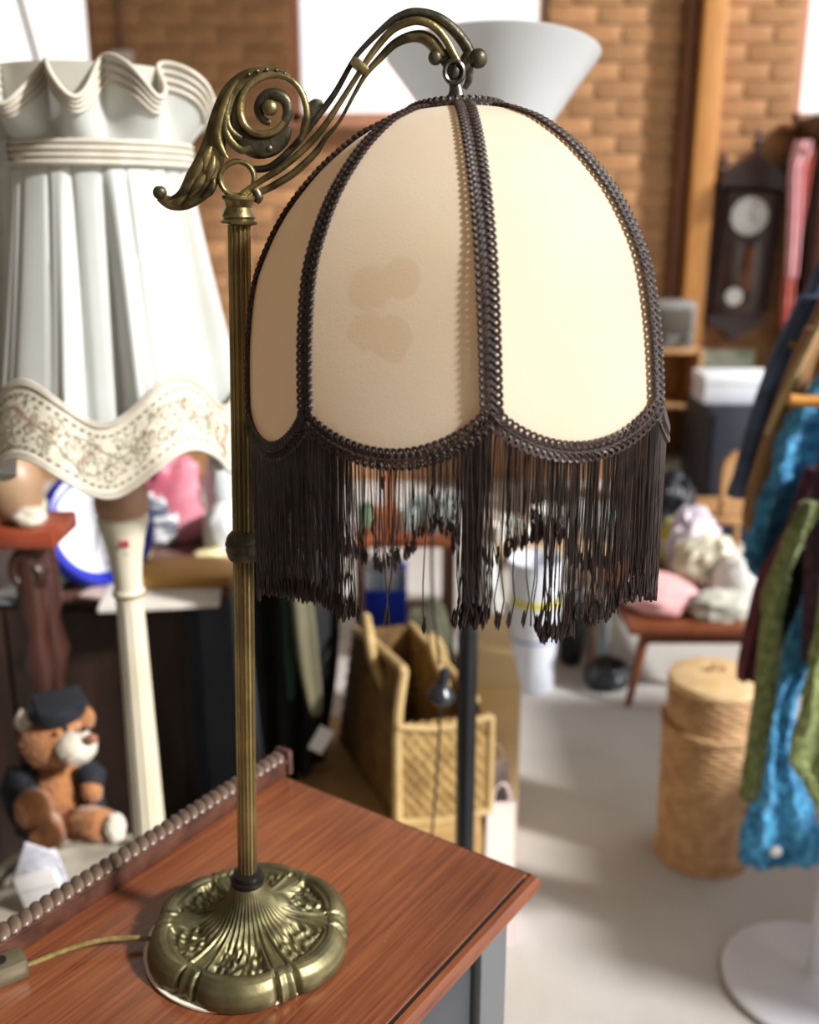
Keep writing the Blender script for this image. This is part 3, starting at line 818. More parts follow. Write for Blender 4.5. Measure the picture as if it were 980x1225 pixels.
# painted rose on the capital
rs = MB()
for i, (dx, dz, r_) in enumerate(((-.002, .0, .004), (.002, .003, .0035), (.003, -.002, .003), (-.004, .004, .0025), (.0005, -.013, .0014), (.0008, -.016, .0012))):
    th = radians(14) + dx / .024; z = 1.045 + dz; rr = .0232 + (z - 1.03) * .35 if z > 1.03 else .0222
    rs.sphere(wp(rr, th, z), r_, 8, 5, (1, .35, .8))
rs.build('painted_rose', mat('rose_red', '#b2303c', '#8e2430', scale=120, rough=.5), cap)
c_ = MB(); c_.lathe([(.029, 1.076), (.033, 1.082), (.034, 1.095), (.031, 1.115), (.02, 1.13), (.012, 1.14), (.012, 1.18), (.016, 1.20), (.016, 1.26), (.004, 1.262)], (WX, WYY, 0), 32); c_.build('lamp_holder', mat('pink_brown', '#a77f66', '#97705a', scale=12, rough=.45), stand)
# shade
NW = 6; TH0 = radians(12)
def wave(th): return cos(NW * (th - TH0))          # 1 at hem troughs, -1 at crests
Z_B, Z_H, AMP = 1.500, 1.170, .024
def hemz(th): return Z_H - AMP * wave(th) * (1.0)
def body_r(th, t):
    # t 0 at band, 1 at hem
    r0 = .108 + .050 * t + .009 * t * t
    wv = wave(th)
    val = smooth01(.15, .6, wv) * (1 - .25 * smooth01(.75, 1, wv))                      # recessed pleat where the hem dips
    fine = -.0035 * (1 - smooth01(0, .16, abs(abs(wv) - .62))) * (1 - .75 * t) * smooth01(0, .06, t)
    lip = .006 * t * (1 - smooth01(0, .25, abs(wv - .02)))
    return r0 - .026 * (t ** .6) * val + lip + fine + .003 * t * sin(th * 12 + 1)
def body_pt(u, v):
    th = u * 2 * pi; z = Z_B + (hemz(th) - Z_B) * v
    return wp(body_r(th, v), th, z)
shd = MB(); shd.grid(body_pt, 300, 28, cu=True)
wsh = shd.build('shade', m_satin, wlamp, angle=60)
BW = .076
def band_pt(th, s, out=.0016):
    z = hemz(th) + BW * s; t = (z - Z_B) / (hemz(th) - Z_B)
    rr = .108 + .050 * t + .009 * t * t - .012 * smooth01(-.6, .9, wave(th)) * t + .0115
    return wp(rr + out, th, z)
e = MB(); e.grid(lambda u, v: band_pt(u * 2 * pi, v), 240, 8, cu=True); band = e.build('embroidered_band', m_emb, wsh, angle=80)
for s_, r_, nm in ((-.015, .0026, 'hem_cord'), (.04, .002, 'hem_cord'), (1.0, .0022, 'hem_cord'), (1.05, .0017, 'hem_cord')):
    c_ = MB(); c_.tube([band_pt(i / 160 * 2 * pi, s_, .002) for i in range(160)], r_, 6, closed=True); c_.build(nm, m_satin2, wsh, angle=80)
# stitching and embroidery on the band
stc = MB(); vin = MB(); red = MB(); rn = random.Random(5)
for s_ in (.14, .86):
    for i in range(NW * 22):
        th = (i + .1) / (NW * 22) * 2 * pi; t2 = th + .55 / (NW * 22) * 2 * pi
        stc.tube([band_pt(th, s_, .002), band_pt((th + t2) / 2, s_, .0026), band_pt(t2, s_, .002)], .0009, 4)
def bl(thd, s_, o_=.0022): return band_pt(radians(thd), s_, o_)
for wv in range(NW):
    b0 = wv * 60 + 12
    # stems running along the band
    for ph, sm in ((0, .38), (3.1, .62)):
        vin.tube([bl(b0 + q_, sm + .12 * sin(radians(q_ * 12) + ph)) for q_ in range(0, 61, 2)], .00055, 3, caps=False)
    for q_ in range(24):
        c0 = b0 + q_ * 2.5 + 1; s0 = .3 + .4 * ((q_ * 7) % 5) / 4.0; dr = 1 if q_ % 2 else -1
        sp_ = []
        for a_ in range(14):
            an = a_ * .62 * dr; rr = 2.5 * (1 - a_ / 15); sp_.append(bl(c0 + rr * cos(an), s0 + rr * .048 * sin(an)))
        vin.tube(sp_, .0005, 3, caps=False)
        for lf in range(8):
            cx = c0 + rn.uniform(-2.5, 2.5); cs = min(.8, max(.2, s0 + rn.uniform(-.16, .16))); an = rn.uniform(0, 6.28)
            vin.tube([bl(cx, cs), bl(cx + .5 * cos(an), cs + .022 * sin(an), .0028), bl(cx + cos(an), cs + .044 * sin(an))], [.0003, .0009, .0003], 4, caps=False)
    for cx, s0, sl, nn in ((b0 + 28, .68, -.055, 6), (b0 + 50, .36, .06, 7), (b0 + 2, .3, .0, 4), (b0 + 16, .5, .04, 2), (b0 + 39, .58, 0, 3)):
        for j in range(nn):
            for _ in range(2):
                red.sphere(bl(cx + j * 1.3 + rn.uniform(-.5, .5), min(.8, max(.2, s0 + j * sl + rn.uniform(-.03, .03))), .002), .0011, 6, 4, (1, .6, 1))
stc.build('stitching', mat('brown_stitch', '#4d4238', rough=.7), band, kind='stuff')
vin.build('vine_embroidery', mat('grey_silk', '#a79f88', '#8f8872', scale=50, rough=.5), band, kind='stuff')
red.build('flower_embroidery', mat('red_silk', '#b5505a', '#a03340', scale=80, rough=.5), band, kind='stuff')
# corded band round the neck with a wrap
for z_, r_ in ((1.498, .0034), (1.505, .0034), (1.512, .0036), (1.519, .003)):
    c_ = MB(); c_.tube([wp(.1125, i / 60 * 2 * pi, z_) for i in range(60)], r_, 8, closed=True); c_.build('neck_cord', m_satin2, wsh, angle=80)
c_ = MB(); thk = radians(-36)
c_.grid(lambda u, v: wp(.1128 + .0052 * cos(2 * pi * v), thk + (u - .5) * .16, 1.5085 + .0155 * sin(2 * pi * v)), 6, 16, cv=True); c_.build('neck_wrap', m_satin, wsh)
# lining cylinder and ruffle
c_ = MB(); c_.lathe([(.106, 1.515), (.103, 1.54), (.104, 1.598)], (WX, WYY, 0), 60, caps=False); c_.build('lining', mat('lining', '#d8d6cb', '#c9c6b8', scale=9, rough=.6, trans=.3), wsh)
NRF = 10
def ruf(th, s_):
    a_ = NRF * th + .5 * sin(3 * th)
    w_ = sin(a_) + .25 * sin(2 * a_ + 1)
    r_ = .1075 + .020 * s_ + .021 * s_ ** .8 * w_
    z = 1.516 + .062 * s_ + .021 * s_ * cos(a_ + .9) + .006 * s_ * sin(2 * th)
    return wp(r_, th, z)
c_ = MB(); c_.grid(lambda u, v: ruf(u * 2 * pi, v), 260, 12, cu=True); rf = c_.build('ruffle', m_satin, wsh, angle=80)
for s_ in (1.0, .90, .80, .70):
    c_ = MB(); c_.tube([ruf(i / 220 * 2 * pi, s_) + (wp(1, i / 220 * 2 * pi, 0) - wp(0, 0, 0)) * .0012 for i in range(220)], .0026 if s_ < 1 else .0030, 6, closed=True); c_.build('ruffle_cord', m_satin2, rf, angle=80)

# ================================================================== BLACK TORCHIERE behind the fringe
TX, TY = .0877, 1.41
m_blk = mat('black_enamel', '#0e0f13', '#15171d', scale=10, rough=.28)
m_opal = mat('opal_glass', '#e6e8ea', '#dfe2e4', scale=3, rough=.25, trans=.35)
torch = thing('floor_lamp', 'black floor lamp with white glass bowl shade behind the fringed shade', 'lamp', (TX, TY, 0))
c_ = MB(); c_.lathe([(.004, 0), (.13, 0), (.135, .006), (.13, .016), (.06, .03), (.026, .045), (.018, .06), (.0155, .07)], (TX, TY, 0), 40); c_.build('base', m_blk, torch)
J = at(560, 757, TY)
c_ = MB(); c_.tube([(TX, TY, .06), tuple(J)], .0152, 20); pl = c_.build('pole', m_blk, torch)
TT = Vector((.104, TY, EYE + .03))
c_ = MB(); c_.tube([tuple(J), tuple(TT)], .0132, 20); c_.build('upper_pole', m_blk, pl)
c_ = MB(); c_.lathe([(.013, -.02), (.02, -.012), (.03, 0), (.036, .008), (.03, .014), (.006, .015)], TT, 28); c_.build('bowl_holder', m_blk, pl)
RB = Matrix.Rotation(radians(-9), 3, 'X')
prof = [(.030, .0), (.036, .004), (.052, .03), (.078, .075), (.106, .115), (.1365, .156), (.1385, .1585), (.1365, .160), (.133, .157), (.103, .116), (.075, .078), (.049, .034), (.03, .008)]
c_ = MB(); c_.lathe(prof, TT + Vector((.004, 0, .002)), 64, RB); c_.build('bowl_shade', m_opal, torch)
# hanging flex with bell-shaped switch
fx = [at(517, 700, TY - .02), at(522, 760, TY - .05), at(526, 795, TY - .05)]
c_ = MB(); c_.tube([Vector(q_) for q_ in spl([tuple(TT + Vector((-.012, -.01, -.02)))] + [tuple(at(530, 300, TY - .02)), tuple(at(518, 600, TY - .02))] + [tuple(q_) for q_ in fx], 5)], .0022, 6); flx = c_.build('flex', m_blk, torch)
c_ = MB(); S0 = at(527, 838, TY - .05)
c_.lathe([(.003, -.004), (.012, -.003), (.0195, .002), (.0205, .008), (.018, .015), (.011, .021), (.008, .026), (.007, .038), (.0085, .042), (.007, .050), (.003, .053)], S0, 26, Matrix.Rotation(radians(8), 3, 'Y')); c_.build('bell_switch', mat('dark_grey_plastic', '#20242b', '#2b3038', scale=10, rough=.25), flx)
c_ = MB(); c_.tube([Vector(q_) for q_ in spl([tuple(at(527, 840, TY - .05)), tuple(at(525, 890, TY - .04)), tuple(at(518, 985, TY - .02)), tuple(at(508, 1080, TY)), (TX - .05, TY, .2), (TX - .06, TY - .02, .01), (TX - .12, TY - .01, .006)], 6)], .0022, 6); c_.build('flex_tail', m_blk, flx)

# ================================================================== GENERIC SHAPES FOR SHOP GOODS
def lump(c, rad, seed=0, amp=.18, fr=2.2, n=28, m=18, flat=True, fold=0.0):
    # soft irregular bundle resting on its flattened underside
    b = MB(); c = Vector(c); so = Vector((seed * 3.7, seed * 1.9, seed * 5.3))
    rings = []
    for j in range(1, m):
        a_ = pi * j / m; q_ = []
        for i in range(n):
            t = 2 * pi * i / n
            d_ = Vector((sin(a_) * cos(t), sin(a_) * sin(t), -cos(a_)))
            k_ = 1 + amp * MN.noise(d_ * fr + so) + amp * .5 * MN.noise(d_ * fr * 2.3 + so)
            if fold: k_ += fold * abs(sin(6 * MN.noise(d_ * 1.6 + so) + 4 * d_.x)) - fold * .5
            p_ = Vector((d_.x * rad[0] * k_, d_.y * rad[1] * k_, d_.z * rad[2] * k_))
            if flat and p_.z < -rad[2] * .62: p_.z = -rad[2] * .62
            q_.append(p_)
        rings.append(q_)
    zmin = min(p_.z for r_ in rings for p_ in r_)
    rings = [[p_ + c - Vector((0, 0, zmin)) for p_ in r_] for r_ in rings]
    b.loft(rings, True); return b
def hang(rows, Y, th=.02, waves=3, amp=.35, n=36, sub=4, seed=0, fuzz=0.0):
    # cloth hanging in folds: rows of (image row, left, right) at distance Y, with thickness and folds
    b = MB(); rings = []
    rr = spl([tuple(map(float, r_)) for r_ in rows], sub)
    for j, (py, xl, xr) in enumerate(rr):
        L_ = at(xl, py, Y); R_ = at(xr, py, Y); c = (L_ + R_) / 2; hw = (R_.x - L_.x) / 2; q_ = []
        for i in range(n):
            t = 2 * pi * i / n; x = cos(t); s_ = sin(t)
            fo = 1 + amp * sin(waves * pi * x + seed + .15 * j / sub)
            p_ = Vector((c.x + hw * x, Y + th * (abs(s_) ** .8 * (1 if s_ > 0 else -1)) * .5 + th * .7 * amp * sin(waves * pi * x + seed * 2 + .1 * j / sub), c.z))
            if fuzz: p_ += Vector((MN.noise(p_ * 90), MN.noise(p_ * 90 + Vector((9, 0, 0))), MN.noise(p_ * 90 + Vector((0, 9, 0))))) * fuzz
            q_.append(p_)
        rings.append(q_)
    b.loft(rings, True); return b
def fuzz_on(b, ln, count, seed=1, w_=.0012):
    # short fibres standing off a surface
    rn_ = random.Random(seed); f_ = MB(); V = [Vector(p_) for p_ in b.v]; quads = [f for f in b.f if len(f) == 4]
    for _ in range(count):
        q_ = rn_.choice(quads); a_, u_ = rn_.random(), rn_.random()
        p_ = V[q_[0]].lerp(V[q_[1]], a_).lerp(V[q_[3]].lerp(V[q_[2]], a_), u_)
        nn_ = (V[q_[1]] - V[q_[0]]).cross(V[q_[3]] - V[q_[0]])
        if nn_.length < 1e-12: continue
        nn_.normalize()
        if nn_.y > 0: nn_ = -nn_
        d_ = (nn_ + Vector((rn_.uniform(-1, 1), rn_.uniform(-.4, .4), rn_.uniform(-1.2, .6)))).normalized() * ln * rn_.uniform(.5, 1.2)
        s_ = d_.cross(Vector((rn_.uniform(-1, 1), rn_.uniform(-1, 1), rn_.uniform(-1, 1)))).normalized() * w_
        f_.add([p_ - s_, p_ + s_, p_ + d_], [(0, 1, 2)])
    return f_
def pot(prof, c, n=28): b = MB(); b.lathe(prof, c, n); return b
def slabbox(name, c, d, m, parent=None, R=None, r=.003, **kw):
    b = MB(); b.rbox(c, d, r, R); return b.build(name, m, parent, **kw)

# ================================================================== WALL THINGS
m_walnut = mat('dark_walnut', '#2a1512', '#3c201a', scale=9, rough=.35, stretch=(8, 8, 1.5))
CY = WY - .07
cc = at(893, 262, CY)
clock = thing('wall_clock', 'dark carved wooden pendulum wall clock with white dial, hung on the brick wall', 'clock', (cc.x - .03, WY - .001, cc.z - .55))
tl = Matrix.Rotation(radians(3.0), 3, 'Y')
def cw(x, z, y=0.0): return cc + tl @ Vector((x, y, z))
slabbox('case', cw(0, -.18), (.27, .12, .62), m_walnut, clock, tl, .006)
ca = clock.children[0]
b = MB(); b.rbox(cw(0, .17, -.0), (.36, .135, .04), .008, tl); b.rbox(cw(0, .205, 0), (.32, .12, .04), .006, tl); b.prism([cw(-.15, .22, -.05), cw(.15, .22, -.05), cw(.06, .285, -.05), cw(0, .32, -.05), cw(-.06, .285, -.05)], tl @ Vector((0, .08, 0))); ped = b.build('pediment', m_walnut, clock, smooth=False)
for x, z, s_ in ((0, .32, 1.0), (-.155, .225, .8), (.155, .225, .8)):
    b = MB(); b.lathe([(.004, 0), (.018 * s_, .004), (.012 * s_, .02 * s_), (.022 * s_, .035 * s_), (.026 * s_, .05 * s_), (.016 * s_, .07 * s_), (.008 * s_, .08 * s_), (.014 * s_, .095 * s_), (.003, .12 * s_)], cw(x, z, -.01), 14, tl); b.build('finial', m_walnut, ped)
for x in (-.155, .155):
    b = MB(); b.lathe([(.012, -.46), (.016, -.44), (.010, -.41), (.016, -.36), (.011, -.30), (.015, -.22), (.010, -.16), (.016, -.08), (.010, -.02), (.015, .05), (.012, .12), (.018, .15)], cw(x, 0, -.03), 14, tl); b.build('turned_column', m_walnut, clock)
b = MB(); b.prism([cw(-.16, -.49, -.06), cw(.16, -.49, -.06), cw(.12, -.54, -.06), cw(.04, -.575, -.06), cw(0, -.62, -.06), cw(-.04, -.575, -.06), cw(-.12, -.54, -.06)], tl @ Vector((0, .11, 0))); b.build('bracket', m_walnut, clock, smooth=False)
RXc = tl @ Matrix.Rotation(radians(90), 3, 'X')
m_dial = mat('white_dial', '#f2f5f5', '#e9eeee', scale=10, rough=.3)
b = MB(); b.lathe([(.002, .0), (.098, .0), (.1, .006), (.096, .01), (.002, .01)], cw(-.008, .015, -.062), 40, RXc); dial = b.build('dial', m_dial, clock)
b = MB(); b.tube([cw(-.008 + .1 * cos(2 * pi * i / 40), .015 + .1 * sin(2 * pi * i / 40), -.071) for i in range(40)], .007, 8, closed=True); b.build('dial_rim', mat('brass_rim', '#5d4a2a', rough=.35, metal=.7), dial)
for k_ in range(12):
    a_ = k_ * pi / 6; b = MB(); b.box(cw(-.008 + .078 * sin(a_), .015 + .078 * cos(a_), -.0725), (.006, .001, .02), tl @ Matrix.Rotation(a_, 3, 'Y')); b.build('hour_mark', m_black, dial, smooth=False)
for a_, l_, w_ in ((radians(128), .05, .006), (radians(20), .075, .004)):
    b = MB(); b.box(cw(-.008 + l_ / 2 * sin(a_), .015 + l_ / 2 * cos(a_), -.0735), (w_, .001, l_), tl @ Matrix.Rotation(a_, 3, 'Y')); b.build('hand', m_black, dial, smooth=False)
b = MB(); b.rbox(cw(0, -.285, -.0605), (.20, .004, .34), .002, tl); b.build('glass_door', mat('dark_glass', '#3a221a', '#4c2e1e', scale=6, rough=.15), clock)
b = MB(); b.tube([cw(.006, -.12, -.068), cw(-.022, -.36, -.068)], .007, 8); b.rbox(cw(.028, -.25, -.066), (.03, .006, .22), .002, tl); pen = b.build('pendulum', mat('amber_brass', '#8a5524', '#74441c', scale=20, rough=.4, metal=.3), clock)
b = MB(); b.lathe([(.002, 0), (.04, .002), (.046, .006), (.04, .012), (.002, .014)], cw(-.03, -.385, -.066), 28, RXc); b.build('pendulum_bob', m_dial, pen)

# tall dark wardrobe right of the clock
wx0 = at(966, 300, 5.12).x
m_redwood = mat('red_mahogany', '#2c120d', '#3a1a12', scale=6, rough=.3, stretch=(8, 8, 1))
wd = thing('wardrobe', 'tall dark red wooden wardrobe with arched cornice, right of the pendulum clock', 'wardrobe', (wx0 + .45, 5.3, 0))
slabbox('case', (wx0 + .47, 5.31, .9), (.9, .30, 1.72), m_redwood, wd)
slabbox('plinth', (wx0 + .47, 5.30, .05), (.94, .32, .1), m_redwood, wd)
b = MB(); b.rbox((wx0 + .49, 5.29, 1.80), (.98, .36, .09), .02); b.prism([Vector((wx0 + x_, 5.13, z_)) for x_, z_ in ((0, 1.84), (.95, 1.84), (.95, 1.88), (.75, 1.95), (.45, 1.98), (.2, 1.95), (0, 1.88))], (0, .30, 0)); b.build('cornice', m_redwood, wd, smooth=False)
for x_ in (.25, .69):
    d_ = slabbox('door', (wx0 + x_, 5.15, .95), (.42, .03, 1.5), mat('wardrobe_door', '#3f1c12', '#4c2517', scale=5, rough=.28, stretch=(8, 8, 1)), wd)
    b = MB(); b.sphere((wx0 + x_ + (.16 if x_ < .4 else -.16), 5.13, .95), .014); b.build('handle', MATS['brass_rim'], d_)
# pink and red things hanging on the wardrobe side
m_pink = mat('pink_cloth', '#d9a3a8', '#cf9298', scale=12, rough=.8)
b = hang([(168, 952, 972), (185, 947, 969), (205, 944, 961), (250, 943, 960), (300, 941, 957), (332, 940, 954)], 5.06, .03, 2, .4); tag(b.build('scarf', m_pink), 'pale pink scarf hanging by the dark wardrobe', 'scarf')
b = hang([(180, 958, 974), (250, 950, 964), (312, 939, 953), (345, 936, 951), (375, 934, 949), (398, 935, 947)], 5.10, .03, 2, .4); tag(b.build('scarf', mat('red_cloth', '#a8483c', '#bb6a60', scale=14, rough=.8)), 'brick red scarf hanging below a pale pink one', 'scarf')

b = MB(); b.tube([at(975, 180, 5.16), at(966, 182, 5.10), at(962, 183, 5.04), at(962, 178, 5.03)], .006, 8); b.build('hook', MATS['brass_rim'], wd)
# junction box, conduit and hanging wire near the left window
jb = at(147, 78, WY - .03)
j_ = thing('junction_box', 'white electrical junction box with conduit on the brick wall', 'junction box', (jb.x, WY - .001, jb.z - .075))
slabbox('box', (jb.x, WY - .032, jb.z), (.10, .055, .13), mat('grey_white_plastic', '#cfc8c2', rough=.5), j_)
b = MB(); b.tube([(jb.x, WY - .02, jb.z + .06), (jb.x, WY - .02, 4.08)], .012, 10); b.build('conduit', mat('brown_conduit', '#7d5a44', rough=.6), j_)
c0 = at(48, 88, 5.2); c1 = at(18, -20, 5.2)
dirw = (c1 - c0).normalized(); top = c0 + dirw * ((4.10 - c0.z) / dirw.z)
b = MB(); b.tube([tuple(c0), tuple(c0 + (top - c0) * .3), tuple(c0 + (top - c0) * .7), tuple(top)], .012, 8)
cdo = thing('hanging_cord', 'dark cord hanging down in front of the window above the pleated shade', 'cord', tuple(c0)); b.build('cord', mat('brown_cord', '#4a2d2a', rough=.7), cdo)
b = MB(); b.lathe([(.006, -.13), (.022, -.12), (.026, -.08), (.02, -.04), (.008, .0)], c0, 14); b.build('cord_pull', MATS['brown_cord'], cdo)

# ================================================================== FAR RIGHT BACKGROUND
# green landscape picture on the wall, white box and navy cabinet below
pc = at(871, 434, WY - .02)
pic = thing('framed_picture', 'small framed green landscape picture low on the brick wall', 'picture', (pc.x, WY - .001, pc.z - .09))
slabbox('frame', (pc.x, WY - .012, pc.z), (.30, .022, .16), mat('pale_frame', '#b9a78a', rough=.5), pic)
b = MB(); b.grid(lambda u, v: (pc.x - .135 + .27 * u, WY - .0245, pc.z - .065 + .13 * v), 1, 1); b.build('canvas', mat('landscape', '#7f9f74', '#dde8e0', scale=9, rough=.7, stretch=(1, 1, 3)), pic, smooth=False)
m_navy = mat('navy_paint', '#1b2230', '#232b3b', scale=6, rough=.6)
X0, X1 = at(836, 560, 4.5).x, at(932, 560, 4.5).x; ZT = at(880, 486, 4.4).z
cab = thing('cabinet', 'dark navy cabinet standing below the framed landscape picture', 'cabinet', ((X0 + X1) / 2, 4.6, 0))
slabbox('body', ((X0 + X1) / 2, 4.6, ZT / 2), (X1 - X0, .4, ZT), m_navy, cab)
d_ = slabbox('door', ((X0 + X1) / 2, 4.393, ZT / 2), (X1 - X0 - .04, .016, ZT - .06), m_navy, cab)
b = MB(); b.sphere(((X0 + X1) / 2 + .13, 4.378, ZT * .6), .012); b.build('knob', MATS['brass_rim'], d_)
xa, xb = at(838, 465, 4.5).x, at(925, 465, 4.5).x; zt = at(880, 449, 4.45).z
bx = thing('storage_box', 'long white cardboard box lying on the navy cabinet', 'box', ((xa + xb) / 2, 4.55, ZT))
slabbox('carton', ((xa + xb) / 2, 4.55, ZT + (zt - ZT) * .42), (xb - xa - .01, .2, (zt - ZT) * .84), mat('white_card', '#d5dae2', '#c9ced8', scale=5, rough=.7), bx)
slabbox('lid', ((xa + xb) / 2, 4.55, ZT + (zt - ZT) * .84), (xb - xa, .21, (zt - ZT) * .32), mat('white_card2', '#dfe3ea', rough=.7), bx)
# tan chair in front of the navy cabinet
m_tan = mat('tan_wood', '#b98d5e', '#a67b4d', scale=6, rough=.45, stretch=(6, 6, 1))
ch = thing('chair', 'tan wooden chair with rounded back in front of the navy cabinet', 'chair', (at(874, 600, 4.1).x, 4.15, 0))
cxx = at(874, 560, 4.1).x
zt2, zb2 = at(874, 535, 4.1).z, at(874, 604, 4.1).z
b = MB(); pts_ = [Vector((cxx + .062 * cos(a_) * (1 if sin(a_) > 0 else 1), 4.0, (zt2 + zb2) / 2 + (zt2 - zb2) / 2 * (abs(sin(a_)) ** .6) * (1 if sin(a_) > 0 else -1))) for a_ in [2 * pi * i / 28 for i in range(28)]]
b.prism(pts_, (0, .03, 0)); b.build('backrest', m_tan, ch, smooth=False)
slabbox('seat', (cxx, 4.18, .22), (.30, .34, .03), m_tan, ch, r=.01)
for sx_, sy_ in ((-1, -1), (1, -1), (-1, 1), (1, 1)):
    b = MB(); b.tube([(cxx + sx_ * .11, 4.18 + sy_ * .13, .21), (cxx + sx_ * .13, 4.18 + sy_ * .15, 0)], [.016, .012], 10); b.build('leg', m_tan, ch)
for sx_ in (-.05, .05):
    b = MB(); b.tube([(cxx + sx_, 4.035, .22), (cxx + sx_, 4.015, zb2 + .06)], .011, 8); b.build('back_post', m_tan, ch)
# bookcase with a grey radio on it
X0, X1 = at(770, 500, 4.9).x, at(830, 500, 4.9).x; ZT = at(800, 420, 4.8).z
bk = thing('bookcase', 'narrow tan bookcase with white bottom shelf beside the navy cabinet', 'bookcase', ((X0 + X1) / 2, 5.0, 0))
for x_ in (X0, X1): slabbox('side_panel', (x_, 5.0, ZT / 2), (.022, .3, ZT), m_tan, bk)
slabbox('back_panel', ((X0 + X1) / 2, 5.14, ZT / 2), (X1 - X0, .012, ZT - .01), m_tan, bk)
for z_ in (ZT - .012, ZT * .66): slabbox('shelf', ((X0 + X1) / 2, 5.0, z_), (X1 - X0 - .02, .28, .022), m_tan, bk)
slabbox('bottom_shelf', ((X0 + X1) / 2, 4.99, at(800, 560, 4.85).z), (X1 - X0 + .03, .33, .05), mat('white_shelf', '#c9c5ba', rough=.5), bk)
rd = thing('radio', 'old grey table radio on top of the narrow tan bookcase', 'radio', ((X0 + X1) / 2, 4.98, ZT))
slabbox('case', ((X0 + X1) / 2, 4.98, ZT + .11), (.20, .16, .22), mat('grey_plastic', '#7b7a76', '#6a6965', scale=7, rough=.5), rd, r=.02)
slabbox('speaker_grille', ((X0 + X1) / 2, 4.896, ZT + .13), (.15, .012, .11), mat('brown_grille', '#4d453c', rough=.8), rd)
for k_ in (-.05, .05):
    b = MB(); b.lathe([(.001, 0), (.016, 0), (.014, .015), (.001, .016)], ((X0 + X1) / 2 + k_, 4.90, ZT + .045), 14, Matrix.Rotation(pi / 2, 3, 'X')); b.build('knob', m_black, rd)
# black bags heaped on the floor
m_bin = mat('black_plastic', '#10131b', '#1a202c', scale=5, rough=.38)
for px, py, Y, r_, sd, lb in ((802, 690, 3.8, (.09, .12, .29), 1, 'tall black plastic sack on the floor behind the linen heap'), (856, 690, 3.72, (.06, .09, .17), 2, 'smaller black plastic sack leaning on a taller one')):
    c = on(px, py, 0); c = Vector((at(px, 640, Y).x, Y, 0)); o = tag(lump(c, r_, sd, .3, 2.4, fold=.12).build('plastic_sack', m_bin), lb, 'sack', 'black sacks')

# ================================================================== LOW TABLE WITH LINEN
m_teak = mat('red_teak', '#7d4426', '#6a381e', scale=8, rough=.4, stretch=(6, 6, 1))
TT_Z = .27
lt = thing('low_table', 'low red wooden table with splayed legs, covered with pink cushion and linen', 'table', (.88, 3.1, 0))
slabbox('table_top', (.88, 3.1, TT_Z - .015), (.46, .62, .03), m_teak, lt, r=.008)
slabbox('apron', (.88, 2.84, TT_Z - .05), (.36, .02, .045), m_teak, lt)
for sx_, sy_ in ((-1, -1), (1, -1), (-1, 1), (1, 1)):
    b = MB(); b.tube([(.88 + sx_ * .165, 3.1 + sy_ * .25, TT_Z - .02), (.88 + sx_ * .215, 3.1 + sy_ * .285, 0)], [.019, .011], 12); b.build('leg', m_teak, lt)
def heap(px, Y, r_, sd, m, name, lb, cat, z=TT_Z, amp=.22, fold=.1):
    c = at(px, 720, Y); return tag(lump((c.x, Y, z), r_, sd, amp, 2.4, fold=fold).build(name, m), lb, cat)
heap(788, 2.97, (.12, .13, .055), 4, mat('pale_pink', '#e3b6b5', '#d69c9f', scale=6, rough=.8), 'cushion', 'pale pink cushion at the edge of the low wooden table', 'cushion', amp=.12, fold=.03)
heap(842, 3.12, (.10, .12, .105), 5, mat('oatmeal_linen', '#d8d2bd', '#c7c6ae', scale=9, rough=.85), 'linen', 'crumpled oatmeal linen cloth heaped on the low table', 'cloth', fold=.25)
heap(822, 3.3, (.09, .07, .13), 6, mat('lilac_linen', '#d8d0dc', '#cbbfcb', scale=9, rough=.85), 'linen', 'pale lilac cloth piled behind the pink cushion', 'cloth', fold=.25)
heap(884, 2.98, (.085, .09, .10), 7, mat('white_linen', '#eeeeea', '#e2e2de', scale=9, rough=.8), 'pillow', 'plump white pillow on the low table above the wicker basket', 'pillow', amp=.1, fold=.04)
heap(862, 2.86, (.09, .045, .055), 8, mat('grey_linen', '#bdbcb2', '#aeada2', scale=9, rough=.85), 'linen', 'pale grey folded cloth hanging at the table edge by the basket', 'cloth', fold=.2)
c = at(818, 660, 3.5); tag(lump((c.x, 3.52, .0), (.09, .08, .215), 9, .25, fold=.15).build('carrier_bag', mat('green_plastic', '#1f8a3e', '#2a9c4a', scale=7, rough=.4)), 'bright green plastic carrier bag behind the linen', 'bag')
c = at(805, 672, 3.38); tag(lump((c.x - .01, 3.385, TT_Z + .0), (.05, .018, .09), 10, .2, fold=.1).build('duster', mat('yellow_cloth', '#d9d531', '#c7c22a', scale=7, rough=.8)), 'small bright yellow cloth beside the green bag', 'cloth')

# ================================================================== WICKER BASKET
BX, BY = at(850, 900, 2.08).x, 2.08
m_wick = mat('wicker', '#c9a276', '#a98056', scale=30, rough=.6, bump=.2, bscale=150)
wb_ = thing('wicker_basket', 'tall round tan wicker laundry basket with lid by the clothes rack', 'basket', (BX, BY, 0))
def weave(r0, r1, z0, z1, rows, stakes, dep, name, m, parent):
    b = MB(); nu = stakes * 4; nv = rows * 3
    def f(u, v):
        th = u * 2 * pi; z = z0 + (z1 - z0) * v; row = int(v * rows - 1e-6)
        s_ = sin(u * 2 * pi * stakes / 2 + (row % 2) * pi); bul = abs(sin(v * rows * pi)) ** .6
        r_ = r0 + (r1 - r0) * v + dep * bul * (.6 + .4 * s_)
        return (BX + r_ * sin(th), BY - r_ * cos(th), z)
    b.grid(f, nu, nv, cu=True); return b.build(name, m, parent, angle=60)
body = weave(.100, .108, .0, .335, 30, 34, .0065, 'body', m_wick, wb_)
